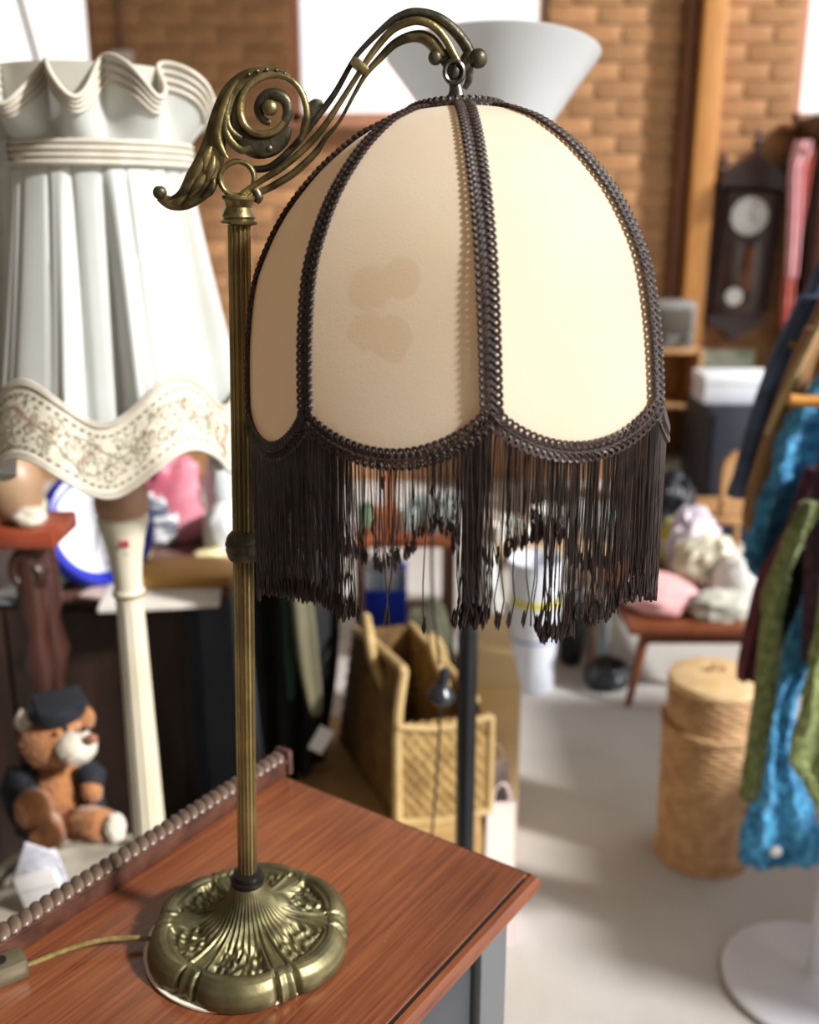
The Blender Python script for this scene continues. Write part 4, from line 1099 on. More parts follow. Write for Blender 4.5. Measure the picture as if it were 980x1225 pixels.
for z_, r_ in ((.005, .104), (.337, .112), (.345, .113)):
    b = MB(); b.tube([(BX + r_ * cos(2 * pi * i / 60), BY + r_ * sin(2 * pi * i / 60), z_ + .002 * sin(i * 2.6)) for i in range(60)], .0055, 6, closed=True); b.build('rim', m_wick, body)
lid = weave(.102, .102, .338, .44, 10, 34, .006, 'lid', m_wick, wb_)
b = MB(); b.lathe([(.106, .436), (.108, .444), (.104, .452), (.08, .460), (.04, .464), (.003, .465)], (BX, BY, 0), 48, mod=lambda t, z: 1 + .006 * sin(t * 38)); b.build('lid_top', mat('pale_wicker', '#d9b98c', '#cba876', scale=30, rough=.6), lid)
b = MB(); b.tube([(BX - .02, BY, .463), (BX - .012, BY, .478), (BX + .012, BY, .478), (BX + .02, BY, .463)], .005, 8); b.build('lid_handle', m_wick, lid)

# ================================================================== CLOTHES RACK AND CLOTHES
RX, RY = .785, 1.65
m_white = mat('white_enamel', '#d3d3dc', '#c9c9d4', scale=4, rough=.35)
rk = thing('clothes_rack', 'white clothes rack with round base plate carrying jackets and scarves', 'rack', (RX, RY, 0))
b = MB(); b.lathe([(.004, 0), (.165, 0), (.17, .004), (.17, .012), (.16, .018), (.03, .026), (.018, .034), (.016, .05)], (RX, RY, 0), 72); b.build('base_plate', m_white, rk)
b = MB(); b.tube([(RX, RY, .04), (RX, RY, 1.44)], .014, 16); b.build('pole', m_white, rk)
b = MB(); b.tube([(RX, RY, 1.43), (RX + .04, RY, 1.47), (RX + .10, RY, 1.475), (RX + .10, RY + .05, 1.475), (RX + .10, RY + .46, 1.475)], .011, 14); arm_ = b.build('hanging_bar', m_white, rk)
m_denim = mat('dark_denim', '#2b3850', '#566a8a', scale=14, rough=.8, bump=.2, bscale=300)
jk = thing('denim_jacket', 'dark denim jacket hanging at the back of the clothes rack', 'jacket', (RX, 2.03, .6))
hang([(300, 985, 1030), (350, 962, 1060), (400, 936, 1075), (450, 915, 1078), (520, 905, 1078), (600, 905, 1075), (680, 910, 1072)], 2.12, .07, 3, .3).build('body', m_denim, jk)
b = hang([(355, 958, 985), (400, 934, 968), (450, 913, 950), (500, 896, 934), (550, 882, 918), (592, 871, 905)], 2.045, .05, 1, .2); slv = b.build('sleeve', m_denim, jk)
b = hang([(575, 875, 912), (592, 869, 905)], 2.044, .054, 1, .2); b.build('cuff', m_denim, slv)
b = MB(); b.tube([at(958, 352, 2.02), at(936, 400, 2.015), at(914, 450, 2.015)], .0035, 6); b.build('seam', mat('pale_denim', '#5d6f8c', rough=.8), slv)
b = MB(); b.sphere(at(950, 412, 2.012), .008, 10, 6, (1, .5, 1)); b.build('button', mat('gold_button', '#b89a3c', rough=.3, metal=.8), slv)
b = MB(); b.tube([at(932, 470, 2.015), at(938, 480, 2.01), at(952, 462, 2.015)], .006, 8); b.build('collar_tip', mat('cream_trim', '#cbbd9c', rough=.7), slv)
def garment(name, lb, cat, rows, Y, th, m, waves=2, amp=.35, fuzz=0.0, fz=None, seed=0, group=None):
    b = hang(rows, Y, th, waves, amp, n=48, seed=seed, fuzz=fuzz)
    o = tag(b.build(name, m, org=(at(rows[0][1], rows[0][0], Y).x, Y, at(rows[-1][1], rows[-1][0], Y).z)), lb, cat, group)
    if fz:
        k_ = fuzz_on(b, fz[0], fz[1], 3); k_.build('pile', m, o, smooth=False, kind='stuff')
    return o
m_cordu = mat('tan_corduroy', '#a57d52', '#8e6840', scale=10, rough=.8, bump=.3, bscale=120, stretch=(6, 6, .6))
tco = thing('corduroy_coat', 'tan corduroy coat with red label hanging between denim jacket and blue mohair', 'coat', (RX, 1.9, .6))
hang([(330, 995, 1030), (390, 966, 1050), (450, 941, 1065), (520, 922, 1065), (600, 915, 1060), (680, 915, 1055)], 1.99, .05, 3, .3).build('body', m_cordu, tco)
hang([(392, 964, 990), (450, 939, 968), (520, 914, 950), (580, 895, 938), (620, 888, 922), (634, 891, 912)], 1.935, .04, 1, .25).build('sleeve', m_cordu, tco)
b = MB(); b.tube([at(985, 378, 1.915), at(960, 428, 1.91), at(935, 482, 1.905), at(918, 520, 1.905)], .012, 8, .4); b.build('coat_trim', mat('pale_gold_cloth', '#c9b184', '#b89f70', scale=30, rough=.8), tco)
slabbox('label', at(932, 541, 1.905), (.022, .004, .026), mat('red_label', '#a3182c', rough=.6), tco, Matrix.Rotation(radians(20), 3, 'Y'))
hg = thing('coat_hanger', 'orange wooden coat hanger under the corduroy coat', 'hanger', tuple(at(985, 480, 1.77)))
b = MB(); b.tube([Vector(q_) for q_ in spl([tuple(at(944, 478, 1.78)), tuple(at(965, 480, 1.78)), tuple(at(1010, 478, 1.78)), tuple(at(1060, 462, 1.78))], 5)], [.011] * 16, 12, 1.0); b.build('bar', mat('orange_wood', '#c98a35', '#b87826', scale=8, rough=.35), hg)
b = MB(); b.tube([at(1060, 464, 1.78), at(1070, 430, 1.78), (RX + .10, 1.78, 1.44), (RX + .10, 1.78, 1.485)], .002, 6); b.build('hook', mat('steel', '#8a8a8a', rough=.3, metal=1), hg)
m_blue = mat('blue_mohair', '#10639a', '#55b6e0', scale=45, rough=.9, sheen=.4, lo=.3, hi=.75)
garment('mohair_cardigan', 'fluffy teal blue mohair cardigan hanging on the clothes rack', 'cardigan', [(430, 995, 1050), (480, 955, 1060), (520, 932, 1060), (560, 922, 1058), (600, 906, 1055), (640, 892, 1050), (668, 890, 1045), (690, 908, 1042), (700, 920, 1040)], 1.86, .05, m_blue, 3, .4, .012, (.014, 5000))
m_green = mat('green_mohair', '#5d6a34', '#8d965c', scale=60, rough=.9, sheen=.3)
SG = 'scarves on the clothes rack'
garment('scarf', 'dark red and navy tartan scarf with black end beside the green scarf', 'scarf', [(560, 965, 1000), (640, 935, 970), (690, 908, 945), (740, 895, 928), (790, 884, 912), (812, 882, 908)], 1.775, .03, mat('tartan', '#2c1a30', '#6b2c3a', scale=28, rough=.85, lo=.4, hi=.6), 2, .3, 0, None, 1, SG)
garment('shawl', 'black knitted shawl hanging behind the tartan scarf', 'shawl', [(560, 975, 1010), (640, 945, 985), (700, 928, 975), (760, 926, 966), (828, 924, 960)], 1.805, .03, mat('black_knit', '#0b0b10', rough=.9), 2, .3, 0, None, 2, SG)
garment('scarf', 'narrow green mohair scarf hanging over the wicker basket', 'scarf', [(600, 960, 985), (690, 918, 945), (760, 909, 936), (850, 899, 926), (920, 890, 913), (955, 887, 905)], 1.685, .025, m_green, 1, .3, .006, (.010, 1800), 3, SG)
garment('scarf', 'long fluffy blue scarf reaching nearly to the floor with white badge', 'scarf', [(640, 985, 1030), (760, 945, 990), (825, 922, 958), (880, 912, 950), (940, 903, 962), (990, 890, 980), (1022, 884, 990), (1032, 892, 985)], 1.745, .028, m_blue, 2, .35, .010, (.013, 3500), 4, SG)
bl_ = COL.objects['scarf.003'] if 'scarf.003' in COL.objects else None
garment('scarf', 'wide green mohair scarf overlapping the long blue one', 'scarf', [(560, 1010, 1060), (700, 982, 1055), (780, 968, 1050), (850, 956, 1045), (905, 942, 1040), (928, 958, 1038), (955, 972, 1035), (975, 992, 1032)], 1.61, .03, m_green, 2, .35, .006, (.010, 2600), 5, SG)
garment('scarf', 'maroon checked scarf hanging behind the wide green one', 'scarf', [(480, 1000, 1040), (600, 968, 1010), (700, 962, 1000), (790, 960, 995)], 1.715, .03, mat('maroon_check', '#3a2236', '#59384a', scale=40, rough=.85), 1, .3, 0, None, 6, SG)
b = MB(); b.lathe([(.001, 0), (.011, 0), (.012, .003), (.009, .006), (.001, .007)], at(928, 1018, 1.724), 18, Matrix.Rotation(pi / 2, 3, 'X'))
bdg = b.build('badge', mat('white_badge', '#e9e9e9', rough=.4), [o for o in COL.objects if o.get('label', '').startswith('long fluffy blue')][0])

# unseen chest of drawers, added out of frame to shade the floor by the rack
cd = thing('shade_chest', 'unseen low wooden chest added right of the clothes rack to shade the floor', 'chest', (1.72, 1.70, 0))
slabbox('carcass', (1.72, 1.70, .42), (.42, 1.15, .80), m_redwood, cd)
slabbox('top', (1.72, 1.70, .835), (.46, 1.20, .03), m_redwood, cd)
for i in range(3):
    d_ = slabbox('drawer', (1.503, 1.70, .17 + i * .25), (.018, 1.08, .22), MATS['wardrobe_door'], cd)
    for s_ in (-.3, .3):
        b = MB(); b.sphere((1.485, 1.70 + s_, .17 + i * .25), .016); b.build('knob', MATS['brass_rim'], d_)

# ================================================================== BEHIND THE BUREAU: BOXES, STRAW BAG
m_card = mat('cardboard', '#b08e5c', '#9c7b4a', scale=5, rough=.8)
m_card2 = mat('pale_cardboard', '#cdb285', '#bfa374', scale=5, rough=.8)
BZ = .35
def carton(lb, c, d, m, ang=0.0, flaps=True):
    t = thing('cardboard_box', lb, 'box', (c[0], c[1], c[2])); R = rz(ang)
    slabbox('carton', (c[0], c[1], c[2] + d[2] / 2), d, m, t, R, .003)
    slabbox('tape', Vector((c[0], c[1], c[2] + d[2] + .0004)), (d[0] * .98, .045, .001), mat('packing_tape', '#a67c45', rough=.35), t, R, .0003)
    if flaps:
        for s_ in (-1, 1):
            fl_ = MB(); fl_.rbox(Vector((c[0], c[1], c[2] + d[2] + .002)) + R @ Vector((0, s_ * (d[1] / 4 + .001), 0)), (d[0] * .995, d[1] / 2 - .004, .003), .001, R); fl_.build('flap', m, t)
    return t
carton('large tan cardboard box on the floor under the straw bag', (-.045, 1.86, 0), (.36, .46, BZ - .004), m_card, 0)
carton('pale narrow cardboard carton standing right of the straw bag', (.195, 2.24, 0), (.10, .42, .45), m_card2, 0, True)
# straw bag
m_straw = mat('straw', '#86683a', '#a88a54', scale=26, rough=.75, bump=.5, bscale=90)
m_straw_d = mat('straw_dark', '#5f4624', '#7d5f32', scale=22, rough=.8, bump=.5, bscale=90)
m_straw_l = mat('straw_pale', '#bfa573', '#ab8f5c', scale=30, rough=.7)
bz0 = BZ + .001
sb = thing('straw_bag', 'woven straw shopping bag with two handles standing on cardboard boxes', 'bag', (.03, 1.76, bz0))
# front corners: right face (narrow end) and long left face
q0 = at(476, 975, 1.66); q1 = at(585, 962, 1.70); q2 = at(408, 905, 1.98)
FRb, FLb, BKb = Vector((q1.x, q1.y, bz0)), Vector((q0.x, q0.y, bz0)), Vector((q2.x, q2.y, bz0))
BRb = FRb + (BKb - FLb)
tz = .71
def quad_sheet(name, A, B, C, D, m, parent, th=.010, bulge=.0, rows=14, cols=16, n_=None):
    # basket-weave panel between four corners (A,B bottom; D,C top)
    nrm = (B - A).cross(D - A).normalized()
    if nrm.y > 0: nrm = -nrm
    b = MB()
    def f(u, v):
        p_ = A.lerp(B, u).lerp(D.lerp(C, u), v)
        w_ = .0035 * sin(u * cols * pi) * sin(v * rows * pi) + bulge * sin(u * pi) * sin(v * pi)
        return p_ + nrm * w_
    b.sheet(f, cols * 3, rows * 3, th); return b.build(name, m, parent, angle=80)
def top(p_, dx, dy, h): return Vector((p_.x + dx, p_.y + dy, bz0 + h))
FLt = top(FLb, .012, .03, .30); FRt = top(FRb, -.025, .03, .22); BKt = top(BKb, .035, .0, .255); BRt = top(BRb, -.02, 0, .25)
FLm = top(FLb, .0, .01, .20)
quad_sheet('end_panel', FLb, FRb, top(FRb, .0, .01, .20), FLm, m_straw, sb, .010, .008)
quad_sheet('side_panel', BKb, FLb, FLt, BKt, m_straw_d, sb, .010, .014, 18, 22)
quad_sheet('side_panel', BRb, FRb, FRt, BRt, m_straw, sb, .010, .012, 18, 22)
quad_sheet('end_panel', BKb, BRb, BRt, BKt, m_straw_d, sb, .010, .006)
b = MB(); b.prism([FLb, FRb, BRb, BKb], (0, 0, .008)); b.build('bottom', m_straw_d, sb, smooth=False)
def edge(name, pts, r_): b = MB(); b.tube([Vector(q_) for q_ in spl([tuple(p_) for p_ in pts], 6)], r_, 8); return b.build(name, m_straw_l, sb)
edge('edge_binding', [FLb + Vector((0, -.004, .01)), FLm, FLt], .009)
edge('edge_binding', [FLm + Vector((0, -.006, 0)), FLm.lerp(top(FRb, 0, .01, .2), .5) + Vector((0, -.008, -.012)), top(FRb, 0, .004, .20)], .007)
edge('edge_binding', [FLb + Vector((.0, -.006, .008)), FLb.lerp(FRb, .5) + Vector((0, -.012, .004)), FRb + Vector((0, -.006, .008))], .008)
edge('edge_binding', [FRb + Vector((0, -.004, .01)), top(FRb, 0, .005, .2)], .008)
edge('edge_binding', [FLt, FLt.lerp(BKt, .5) + Vector((-.01, 0, .015)), BKt], .009)
edge('edge_binding', [FRt, BRt], .008)
hp = FLt.lerp(BKt, .45)
h1 = edge('handle', [hp + Vector((.02, -.05, -.08)), hp + Vector((-.01, -.05, .0)), hp + Vector((-.02, -.02, .04)), hp + Vector((-.03, .06, .045)), hp + Vector((-.03, .10, .0)), hp + Vector((-.02, .11, -.08))], .010)
hp = FRt.lerp(BRt, .4)
h2 = edge('handle', [hp + Vector((.0, -.05, -.06)), hp + Vector((-.01, -.05, .0)), hp + Vector((-.03, -.02, .04)), hp + Vector((-.03, .05, .045)), hp + Vector((-.01, .08, .0)), hp + Vector((0, .09, -.05))], .009)
# things round the boxes
m_whitecloth = mat('white_pink_paper', '#f0e8e6', '#e2cfd0', scale=5, rough=.7)
gbx = thing('gift_bag', 'white and pink paper bag on the floor behind the bureau corner', 'bag', (.178, 1.84, 0))
xa_, xb_, ya_, yb_, hz_ = .150, .212, 1.76, 1.92, .335
for nm, A_, B_ in (('front', (xa_, ya_), (xb_, ya_)), ('side', (xb_, ya_), (xb_, yb_)), ('back', (xa_, yb_), (xb_, yb_)), ('side', (xa_, ya_), (xa_, yb_))):
    b = MB(); A_, B_ = Vector((*A_, 0)), Vector((*B_, 0)); mid = (A_ + B_) / 2
    b.sheet(lambda u, v: A_.lerp(B_, u) + Vector(((.181 - (A_.lerp(B_, u)).x) * .10 * v, 0, hz_ * v)) + ((Vector((.181, 1.84, 0)) - mid) * (.25 * v * sin(u * pi)) if nm == 'side' else Vector()), 8, 8, .002); b.build(nm, m_whitecloth, gbx, angle=60)
slabbox('bottom', ((xa_ + xb_) / 2, (ya_ + yb_) / 2, .002), (xb_ - xa_, yb_ - ya_, .003), m_whitecloth, gbx)
for y_ in (ya_ + .003, yb_ - .003):
    b = MB(); b.tube([(.181 + .018 * cos(pi * i / 10), y_, hz_ - .01 + .05 * sin(pi * i / 10)) for i in range(11)], .002, 6); b.build('handle', m_whitecloth, gbx)
tag(lump((-.145, 1.50, .0), (.12, .10, .30), 21, .12, fold=.06).build('cloth_bundle', mat('cream_cloth', '#d6c79f', '#c8b88e', scale=6, rough=.85)), 'tall cream cloth bundle behind the end of the carved rail', 'cloth')

# dark clothes left of the straw bag
garment('coat', 'long black coat hanging left of the straw bag behind the lamp', 'coat', [(430, 318, 380), (520, 300, 402), (620, 298, 408), (720, 300, 408), (800, 306, 404), (880, 316, 392), (930, 326, 384)], 1.9, .12, mat('black_wool', '#08080b', '#0f1014', scale=10, rough=.95), 3, .35)
garment('trousers', 'olive grey trousers leg hanging in front of the black coat', 'trousers', [(600, 338, 364), (700, 346, 372), (730, 349, 376), (790, 356, 382), (835, 366, 386), (852, 373, 385)], 1.80, .035, mat('olive_cloth', '#6a6650', '#59553f', scale=8, rough=.85), 1, .25)
garment('scarf', 'dark green scarf end hanging against the black coat', 'scarf', [(690, 336, 352), (780, 340, 354), (812, 342, 354), (835, 345, 353)], 1.815, .02, mat('dark_green', '#16352a', '#20463a', scale=12, rough=.85), 1, .3)
b = MB(); b.rbox(at(384, 885, 1.78), (.030, .004, .055), .0015, Matrix.Rotation(radians(28), 3, 'Y')); tag(b.build('price_tag', mat('white_tag', '#dfe3ec', rough=.6)), 'white price tag hanging from the black coat', 'price tag')
# stand that carries these clothes
zr = at(340, 430, 1.9).z
csx = at(330, 600, 2.0).x
hr = thing('coat_stand', 'black coat stand behind the lamp holding the black coat', 'coat stand', (csx, 1.99, 0))
b = MB(); b.tube([(csx, 1.99, .01), (csx, 1.99, zr + .03)], .012, 12); b.build('post', m_blk, hr)
b = MB(); b.lathe([(.003, 0), (.05, 0), (.052, .012), (.03, .02), (.014, .03)], (csx, 1.99, 0), 28); b.build('base', m_blk, hr)
b = MB(); b.tube([(csx, 1.99, zr - .02), (csx, 1.95, zr - .005), (csx, 1.90, zr - .008), (csx, 1.86, zr + .02)], .006, 8); b.build('hook', m_blk, hr)

# ================================================================== SHELVES AND CROCKERY SEEN THROUGH THE FRINGE
m_orange = mat('orange_wood2', '#a85a34', '#c0704a', scale=7, rough=.4, stretch=(6, 6, 1))
SY0 = 2.45
sz = at(480, 650, SY0).z
x0, x1 = at(424, 650, SY0).x, at(545, 650, SY0).x
sh = thing('shelf_unit', 'open orange wooden shelf unit with upright posts behind the straw bag', 'shelf', ((x0 + x1) / 2, SY0 + .15, 0))
slabbox('shelf', ((x0 + x1) / 2, SY0 + .15, sz), (x1 - x0, .3, .026), m_orange, sh)
slabbox('shelf', ((x0 + x1) / 2, SY0 + .15, sz - .28), (x1 - x0, .3, .02), mat('dark_shelf', '#4a2c1e', rough=.6), sh)
for x_ in (x0 + .012, x1 - .012):
    for y_ in (SY0 + .02, SY0 + .28):
        slabbox('post', (x_, y_, (sz + .02) / 2), (.024, .024, sz + .02), mat('brown_post', '#6d4a3a', '#5b3b2d', scale=6, rough=.5), sh)
slabbox('upright', (at(466, 600, SY0).x, SY0 + .02, sz + .2), (.024, .022, .40), m_orange, sh)
slabbox('top_rail', (at(466, 600, SY0).x, SY0 + .15, sz + .40), (.10, .28, .02), m_orange, sh)
m_blue2 = mat('blue_plastic', '#1130b0', '#1a3cc4', scale=4, rough=.35)
cxm = at(457, 710, 2.36).x
zc0 = sz - .27
cr_ = thing('plastic_crate', 'bright blue plastic crate on the lower shelf behind the straw bag', 'crate', (cxm, SY0 + .14, zc0))
w_, d_, h_ = .115, .22, .13
for s_ in (-1, 1):
    slabbox('side', (cxm + s_ * (w_ / 2), SY0 + .14, zc0 + h_ / 2), (.006, d_, h_), m_blue2, cr_)
    e_ = slabbox('end', (cxm, SY0 + .14 + s_ * d_ / 2, zc0 + h_ / 2), (w_, .006, h_), m_blue2, cr_)
    slabbox('rim', (cxm, SY0 + .14 + s_ * d_ / 2, zc0 + h_ - .006), (w_ + .012, .014, .012), m_blue2, e_)
slabbox('bottom', (cxm, SY0 + .14, zc0 + .004), (w_, d_, .006), m_blue2, cr_)
for i in range(6):
    b = MB(); b.rbox((cxm - .042 + i * .017, SY0 + .12, zc0 + .012 + .085), (.013, .12, .17 - .012 * (i % 3)), .002)
    tag(b.build('paperback', mat('book%d' % i, ('#dfe6ea', '#b9c4cc', '#8fb4cc', '#e9e2cf', '#d6dce6', '#7f9aa8')[i], rough=.6)), ('white', 'grey', 'light blue', 'cream', 'pale lavender', 'slate blue')[i] + ' paperback standing in the blue crate', 'book', 'paperbacks in the blue crate')
# glasses and jars on the orange shelf
m_gl = mat('pale_glass', '#cfdede', '#b9cccd', scale=14, rough=.12)
m_china = mat('white_china', '#ecece6', '#e0e0d8', scale=6, rough=.2)
def glass(px, Y, z, s_, m, lb, cat, name, group=None):
    c = at(px, 620, Y); b = MB(); b.lathe([(.003, 0), (.026 * s_, 0), (.028 * s_, .003), (.033 * s_, .05 * s_), (.034 * s_, .085 * s_), (.031 * s_, .085 * s_), (.028 * s_, .01 * s_), (.003, .008 * s_)], (c.x, Y, z), 20)
    return tag(b.build(name, m), lb, cat, group)
for i, px in enumerate((488, 503, 519, 534)):
    glass(px, SY0 + .06 + .07 * (i % 2), sz + .0135, .75 + .1 * (i % 2), m_gl, ('pale green glass standing closest to the orange upright', 'second pale green glass from the orange upright', 'third pale green glass from the orange upright', 'pale green glass at the shelf end away from the orange upright')[i], 'glass', 'drinking_glass', 'glasses on the orange shelf')
glass(437, SY0 + .1, sz + .0135, .7, mat('green_pot', '#5d7a5c', '#7c957a', scale=9, rough=.4), 'small green pot left on the orange shelf', 'pot', 'pot')
# grey-green cloth and tins below the shelf
tag(lump((at(512, 690, 2.3).x, 2.34, .0), (.085, .09, .33), 31, .1, fold=.05).build('cloth_bundle', mat('sage_cloth', '#8d9078', '#a3a68c', scale=7, rough=.85)), 'sage green cloth bundle standing behind the straw bag', 'cloth')
tag(lump((at(584, 690, 2.5).x, 2.6, .0), (.055, .09, .36), 32, .1, fold=.06).build('cloth_bundle', mat('ivory_cloth', '#d9dcd6', '#c6cbc6', scale=7, rough=.85)), 'tall ivory cloth bundle behind the black lamp pole', 'cloth')

# low trestle table with crockery
tx0, tx1 = at(582, 665, 3.05).x, at(738, 665, 3.05).x
tz_ = at(680, 662, 3.05).z
tr = thing('trestle_table', 'low trestle table with pale wooden top, stacked with white crockery behind the fringe', 'table', ((tx0 + tx1) / 2, 3.25, 0))
slabbox('table_top', ((tx0 + tx1) / 2, 3.25, tz_ - .015), (tx1 - tx0, .42, .032), mat('pale_top', '#b39a78', '#a58b68', scale=6, rough=.5), tr)
for x_ in (tx0 + .05, tx1 - .05):
    for s_ in (-1, 1):
        b = MB(); b.tube([(x_, 3.25 + s_ * .05, tz_ - .03), (x_, 3.25 + s_ * .17, 0)], .014, 8); b.build('leg', mat('brown_leg', '#8a6a4c', rough=.5), tr)
def bowl(px, Y, z, s_, lb, group, m=None):
    c = at(px, 640, Y); b = MB(); b.lathe([(.004, 0), (.03 * s_, 0), (.03 * s_, .006), (.06 * s_, .03 * s_), (.078 * s_, .055 * s_), (.075 * s_, .056 * s_), (.055 * s_, .034 * s_), (.004, .012)], (c.x, Y, z), 28)
    return tag(b.build('bowl', m or m_china), lb, 'bowl', group)
for i in range(3): bowl(662, 3.2, tz_ + .002 + i * .022, 1.0, ('bottom', 'middle', 'topmost')[i] + ' white china bowl of the stack on the trestle table', 'stacked white bowls')
for i, (px, Y, s_) in enumerate(((597, 3.15, .8), (612, 3.22, .9), (628, 3.16, .7))):
    c = at(px, 640, Y); t = thing('cup', ('white china cup at the end of the trestle table', 'largest white china cup, middle of a row of three', 'smallest white china cup, beside the stacked bowls')[i], 'cup', (c.x, Y, tz_ + .001), 'white cups in a row')
    b = MB(); b.lathe([(.003, 0), (.02 * s_, 0), (.022 * s_, .006), (.034 * s_, .03), (.038 * s_, .065), (.035 * s_, .065), (.03 * s_, .03), (.003, .01)], (c.x, Y, tz_ + .001), 22); b.build('body', m_china, t)
    b = MB(); b.tube([(c.x + .034 * s_ + .02 * s_ * sin(a_ / 6 * pi), Y, tz_ + .018 + .036 * a_ / 6) for a_ in range(7)], .004, 6); b.build('handle', m_china, t)
for i, (px, Y, h_) in enumerate(((692, 3.3, .10), (704, 3.2, .13), (716, 3.3, .09), (728, 3.2, .12))):
    c = at(px, 640, Y); b = MB(); b.lathe([(.003, 0), (.015, 0), (.018, .01), (.02, h_ * .55), (.013, h_ * .8), (.011, h_ * .92), (.013, h_), (.003, h_ + .002)], (c.x, Y, tz_ + .001), 20)
    tag(b.build('jar', mat('grey_jar%d' % (i % 2), ('#c9cdd0', '#9da8ac')[i % 2], rough=.25)), ('pale grey jar beside the stacked white bowls', 'tallest grey stoneware jar on the trestle table', 'shortest pale jar, between two darker ones', 'dark grey jar at the end of the trestle table')[i], 'jar', ('pale jars', 'grey jars')[i % 2] + ' on the trestle table')
# bucket, bag and boxes under the table
c = at(640, 720, 2.95)
bu = thing('bucket', 'white plastic bucket with yellow stripe under the trestle table', 'bucket', (c.x, 2.95, 0))
hb = at(640, 672, 2.95).z
b = MB(); b.lathe([(.003, 0), (.062, 0), (.066, .006), (.082, hb), (.088, hb + .004), (.088, hb + .012), (.08, hb + .012), (.064, .02), (.003, .015)], (c.x, 2.95, 0), 36); b.build('body', mat('white_plastic', '#dfe4ee', '#d3d9e6', scale=4, rough=.35), bu)
for z_, cl, hh in ((hb * .72, '#d9cf2c', .022), (hb * .42, '#3548a8', .006)):
    rr = .066 + .016 * z_ / hb + .001
    b = MB(); b.lathe([(rr, z_ - hh / 2), (rr + .0015, z_), (rr + .001, z_ + hh / 2)], (c.x, 2.95, 0), 36, caps=False); b.build('stripe', mat('stripe' + cl[1:], cl, rough=.4), bu)
tag(lump((at(688, 700, 3.12).x, 3.14, 0), (.04, .06, .16), 41, .12, fold=.06).build('bag', mat('black_bag', '#0f1014', rough=.6)), 'black cloth bag between the bucket and the grey sacks under the trestle', 'bag')
tag(lump((at(715, 700, 3.25).x, 3.25, 0), (.05, .08, .14), 42, .15, fold=.1).build('bag', mat('blue_white_bag', '#c5d6de', '#a9bfca', scale=8, rough=.6)), 'pale blue plastic bag under the trestle table', 'bag')
tag(lump((at(728, 755, 2.98).x, 2.96, 0), (.075, .07, .055), 43, .2, fold=.1).build('handbag', mat('charcoal_bag', '#15181d', '#2a3036', scale=8, rough=.3)), 'dark leather handbag lying on the floor before the trestle table', 'handbag')

# ================================================================== LEFT: CABINET WITH CLUTTER
m_dkb = mat('black_brown', '#241710', '#33221a', scale=5, rough=.45, stretch=(5, 5, 1))
m_slate = mat('slate_blue', '#4c5666', '#434c5b', scale=4, rough=.5)
KZ = .69
kx0 = at(-190, 900, 2.0).x; kx1 = at(243, 900, 2.0).x
kb = thing('cabinet', 'dark brown cabinet with slate blue end panel behind the ivory lamp', 'cabinet', ((kx0 + kx1) / 2, 2.2, 0))
slabbox('body', ((kx0 + kx1) / 2, 2.2, KZ / 2 - .012), (kx1 - kx0 - .02, .40, KZ - .02), m_dkb, kb)
slabbox('top', ((kx0 + kx1) / 2 + .03, 2.2, KZ - .011), (kx1 - kx0 + .10, .44, .022), mat('pink_brown_top', '#6d4f45', '#5c4038', scale=6, rough=.4), kb)
slabbox('end_panel', (kx1 + .038, 2.2, KZ / 2 - .012), (.085, .40, KZ - .024), m_slate, kb)
slabbox('edge_strip', (kx1 - .006, 1.997, KZ / 2 - .012), (.022, .012, KZ - .026), m_navy, kb)
for i in range(2):
    wd2 = (kx1 - kx0 - .06) / 2; d_ = slabbox('door', (kx0 + .03 + wd2 * (i + .5), 1.994, KZ / 2 - .01), (wd2 - .01, .014, KZ - .07), m_dkb, kb)
    b = MB(); b.sphere((kx0 + .03 + wd2 * (i + .5) + (.1 if i == 0 else -.1), 1.98, KZ * .6), .011); b.build('knob', MATS['brass_rim'], d_)
KT = KZ
# papers, envelope
def flat(name, px, py, w_, l_, h_, ang, m, lb, cat, z=KT): 
    c = on(px, py, z); b = MB(); b.rbox((c.x, c.y, z + h_ / 2), (w_, l_, h_), min(.002, h_ * .4), rz(ang)); return tag(b.build(name, m), lb, cat)
flat('magazine', 195, 713, .235, .16, .012, radians(8), mat('paper_white', '#e6e0d6', '#d6cfc4', scale=8, rough=.6), 'white glossy magazine lying under the manila envelope', 'magazine')
flat('magazine', 140, 705, .10, .13, .008, radians(-14), mat('paper_pink', '#dcc5be', '#cdb3ac', scale=8, rough=.6), 'pinkish magazine by the ivory lamp column on the cabinet', 'magazine')
flat('envelope', 222, 690, .205, .135, .022, radians(4), mat('manila', '#cfa055', '#c49448', scale=5, rough=.6), 'padded manila envelope on the dark cabinet', 'envelope', KT + .0125)
# clutter behind the envelope
EZ = KT
tag(lump((at(212, 620, 2.42).x, 2.345, EZ), (.085, .06, .135), 51, .25, fold=.15).build('carrier_bag', mat('pink_plastic', '#c26478', '#d99aa6', scale=9, rough=.45)), 'crumpled pink carrier bag on the dark cabinet', 'bag')
tag(lump((at(190, 640, 2.3).x, 2.315, EZ), (.055, .05, .08), 52, .15, fold=.1).build('cloth', mat('stripe_cloth', '#dfe0e2', '#4a5262', scale=60, rough=.8, stretch=(.3, .3, 1), lo=.45, hi=.55)), 'grey and white striped cloth beside the pink bag', 'cloth')
tag(lump((at(268, 640, 2.2).x, 2.25, EZ), (.055, .07, .075), 53, .1, fold=.05).build('cloth', mat('white_cotton', '#e9ebea', '#dcdfde', scale=7, rough=.8)), 'bundle of white cotton right of the pink bag', 'cloth')
tag(lump((at(282, 590, 2.5).x, 2.37, EZ), (.05, .05, .16), 54, .12, fold=.08).build('pillow', mat('grey_white', '#c9cfcf', '#b4bcbd', scale=9, rough=.8)), 'pale grey pillow upright at the end of the dark cabinet', 'pillow')
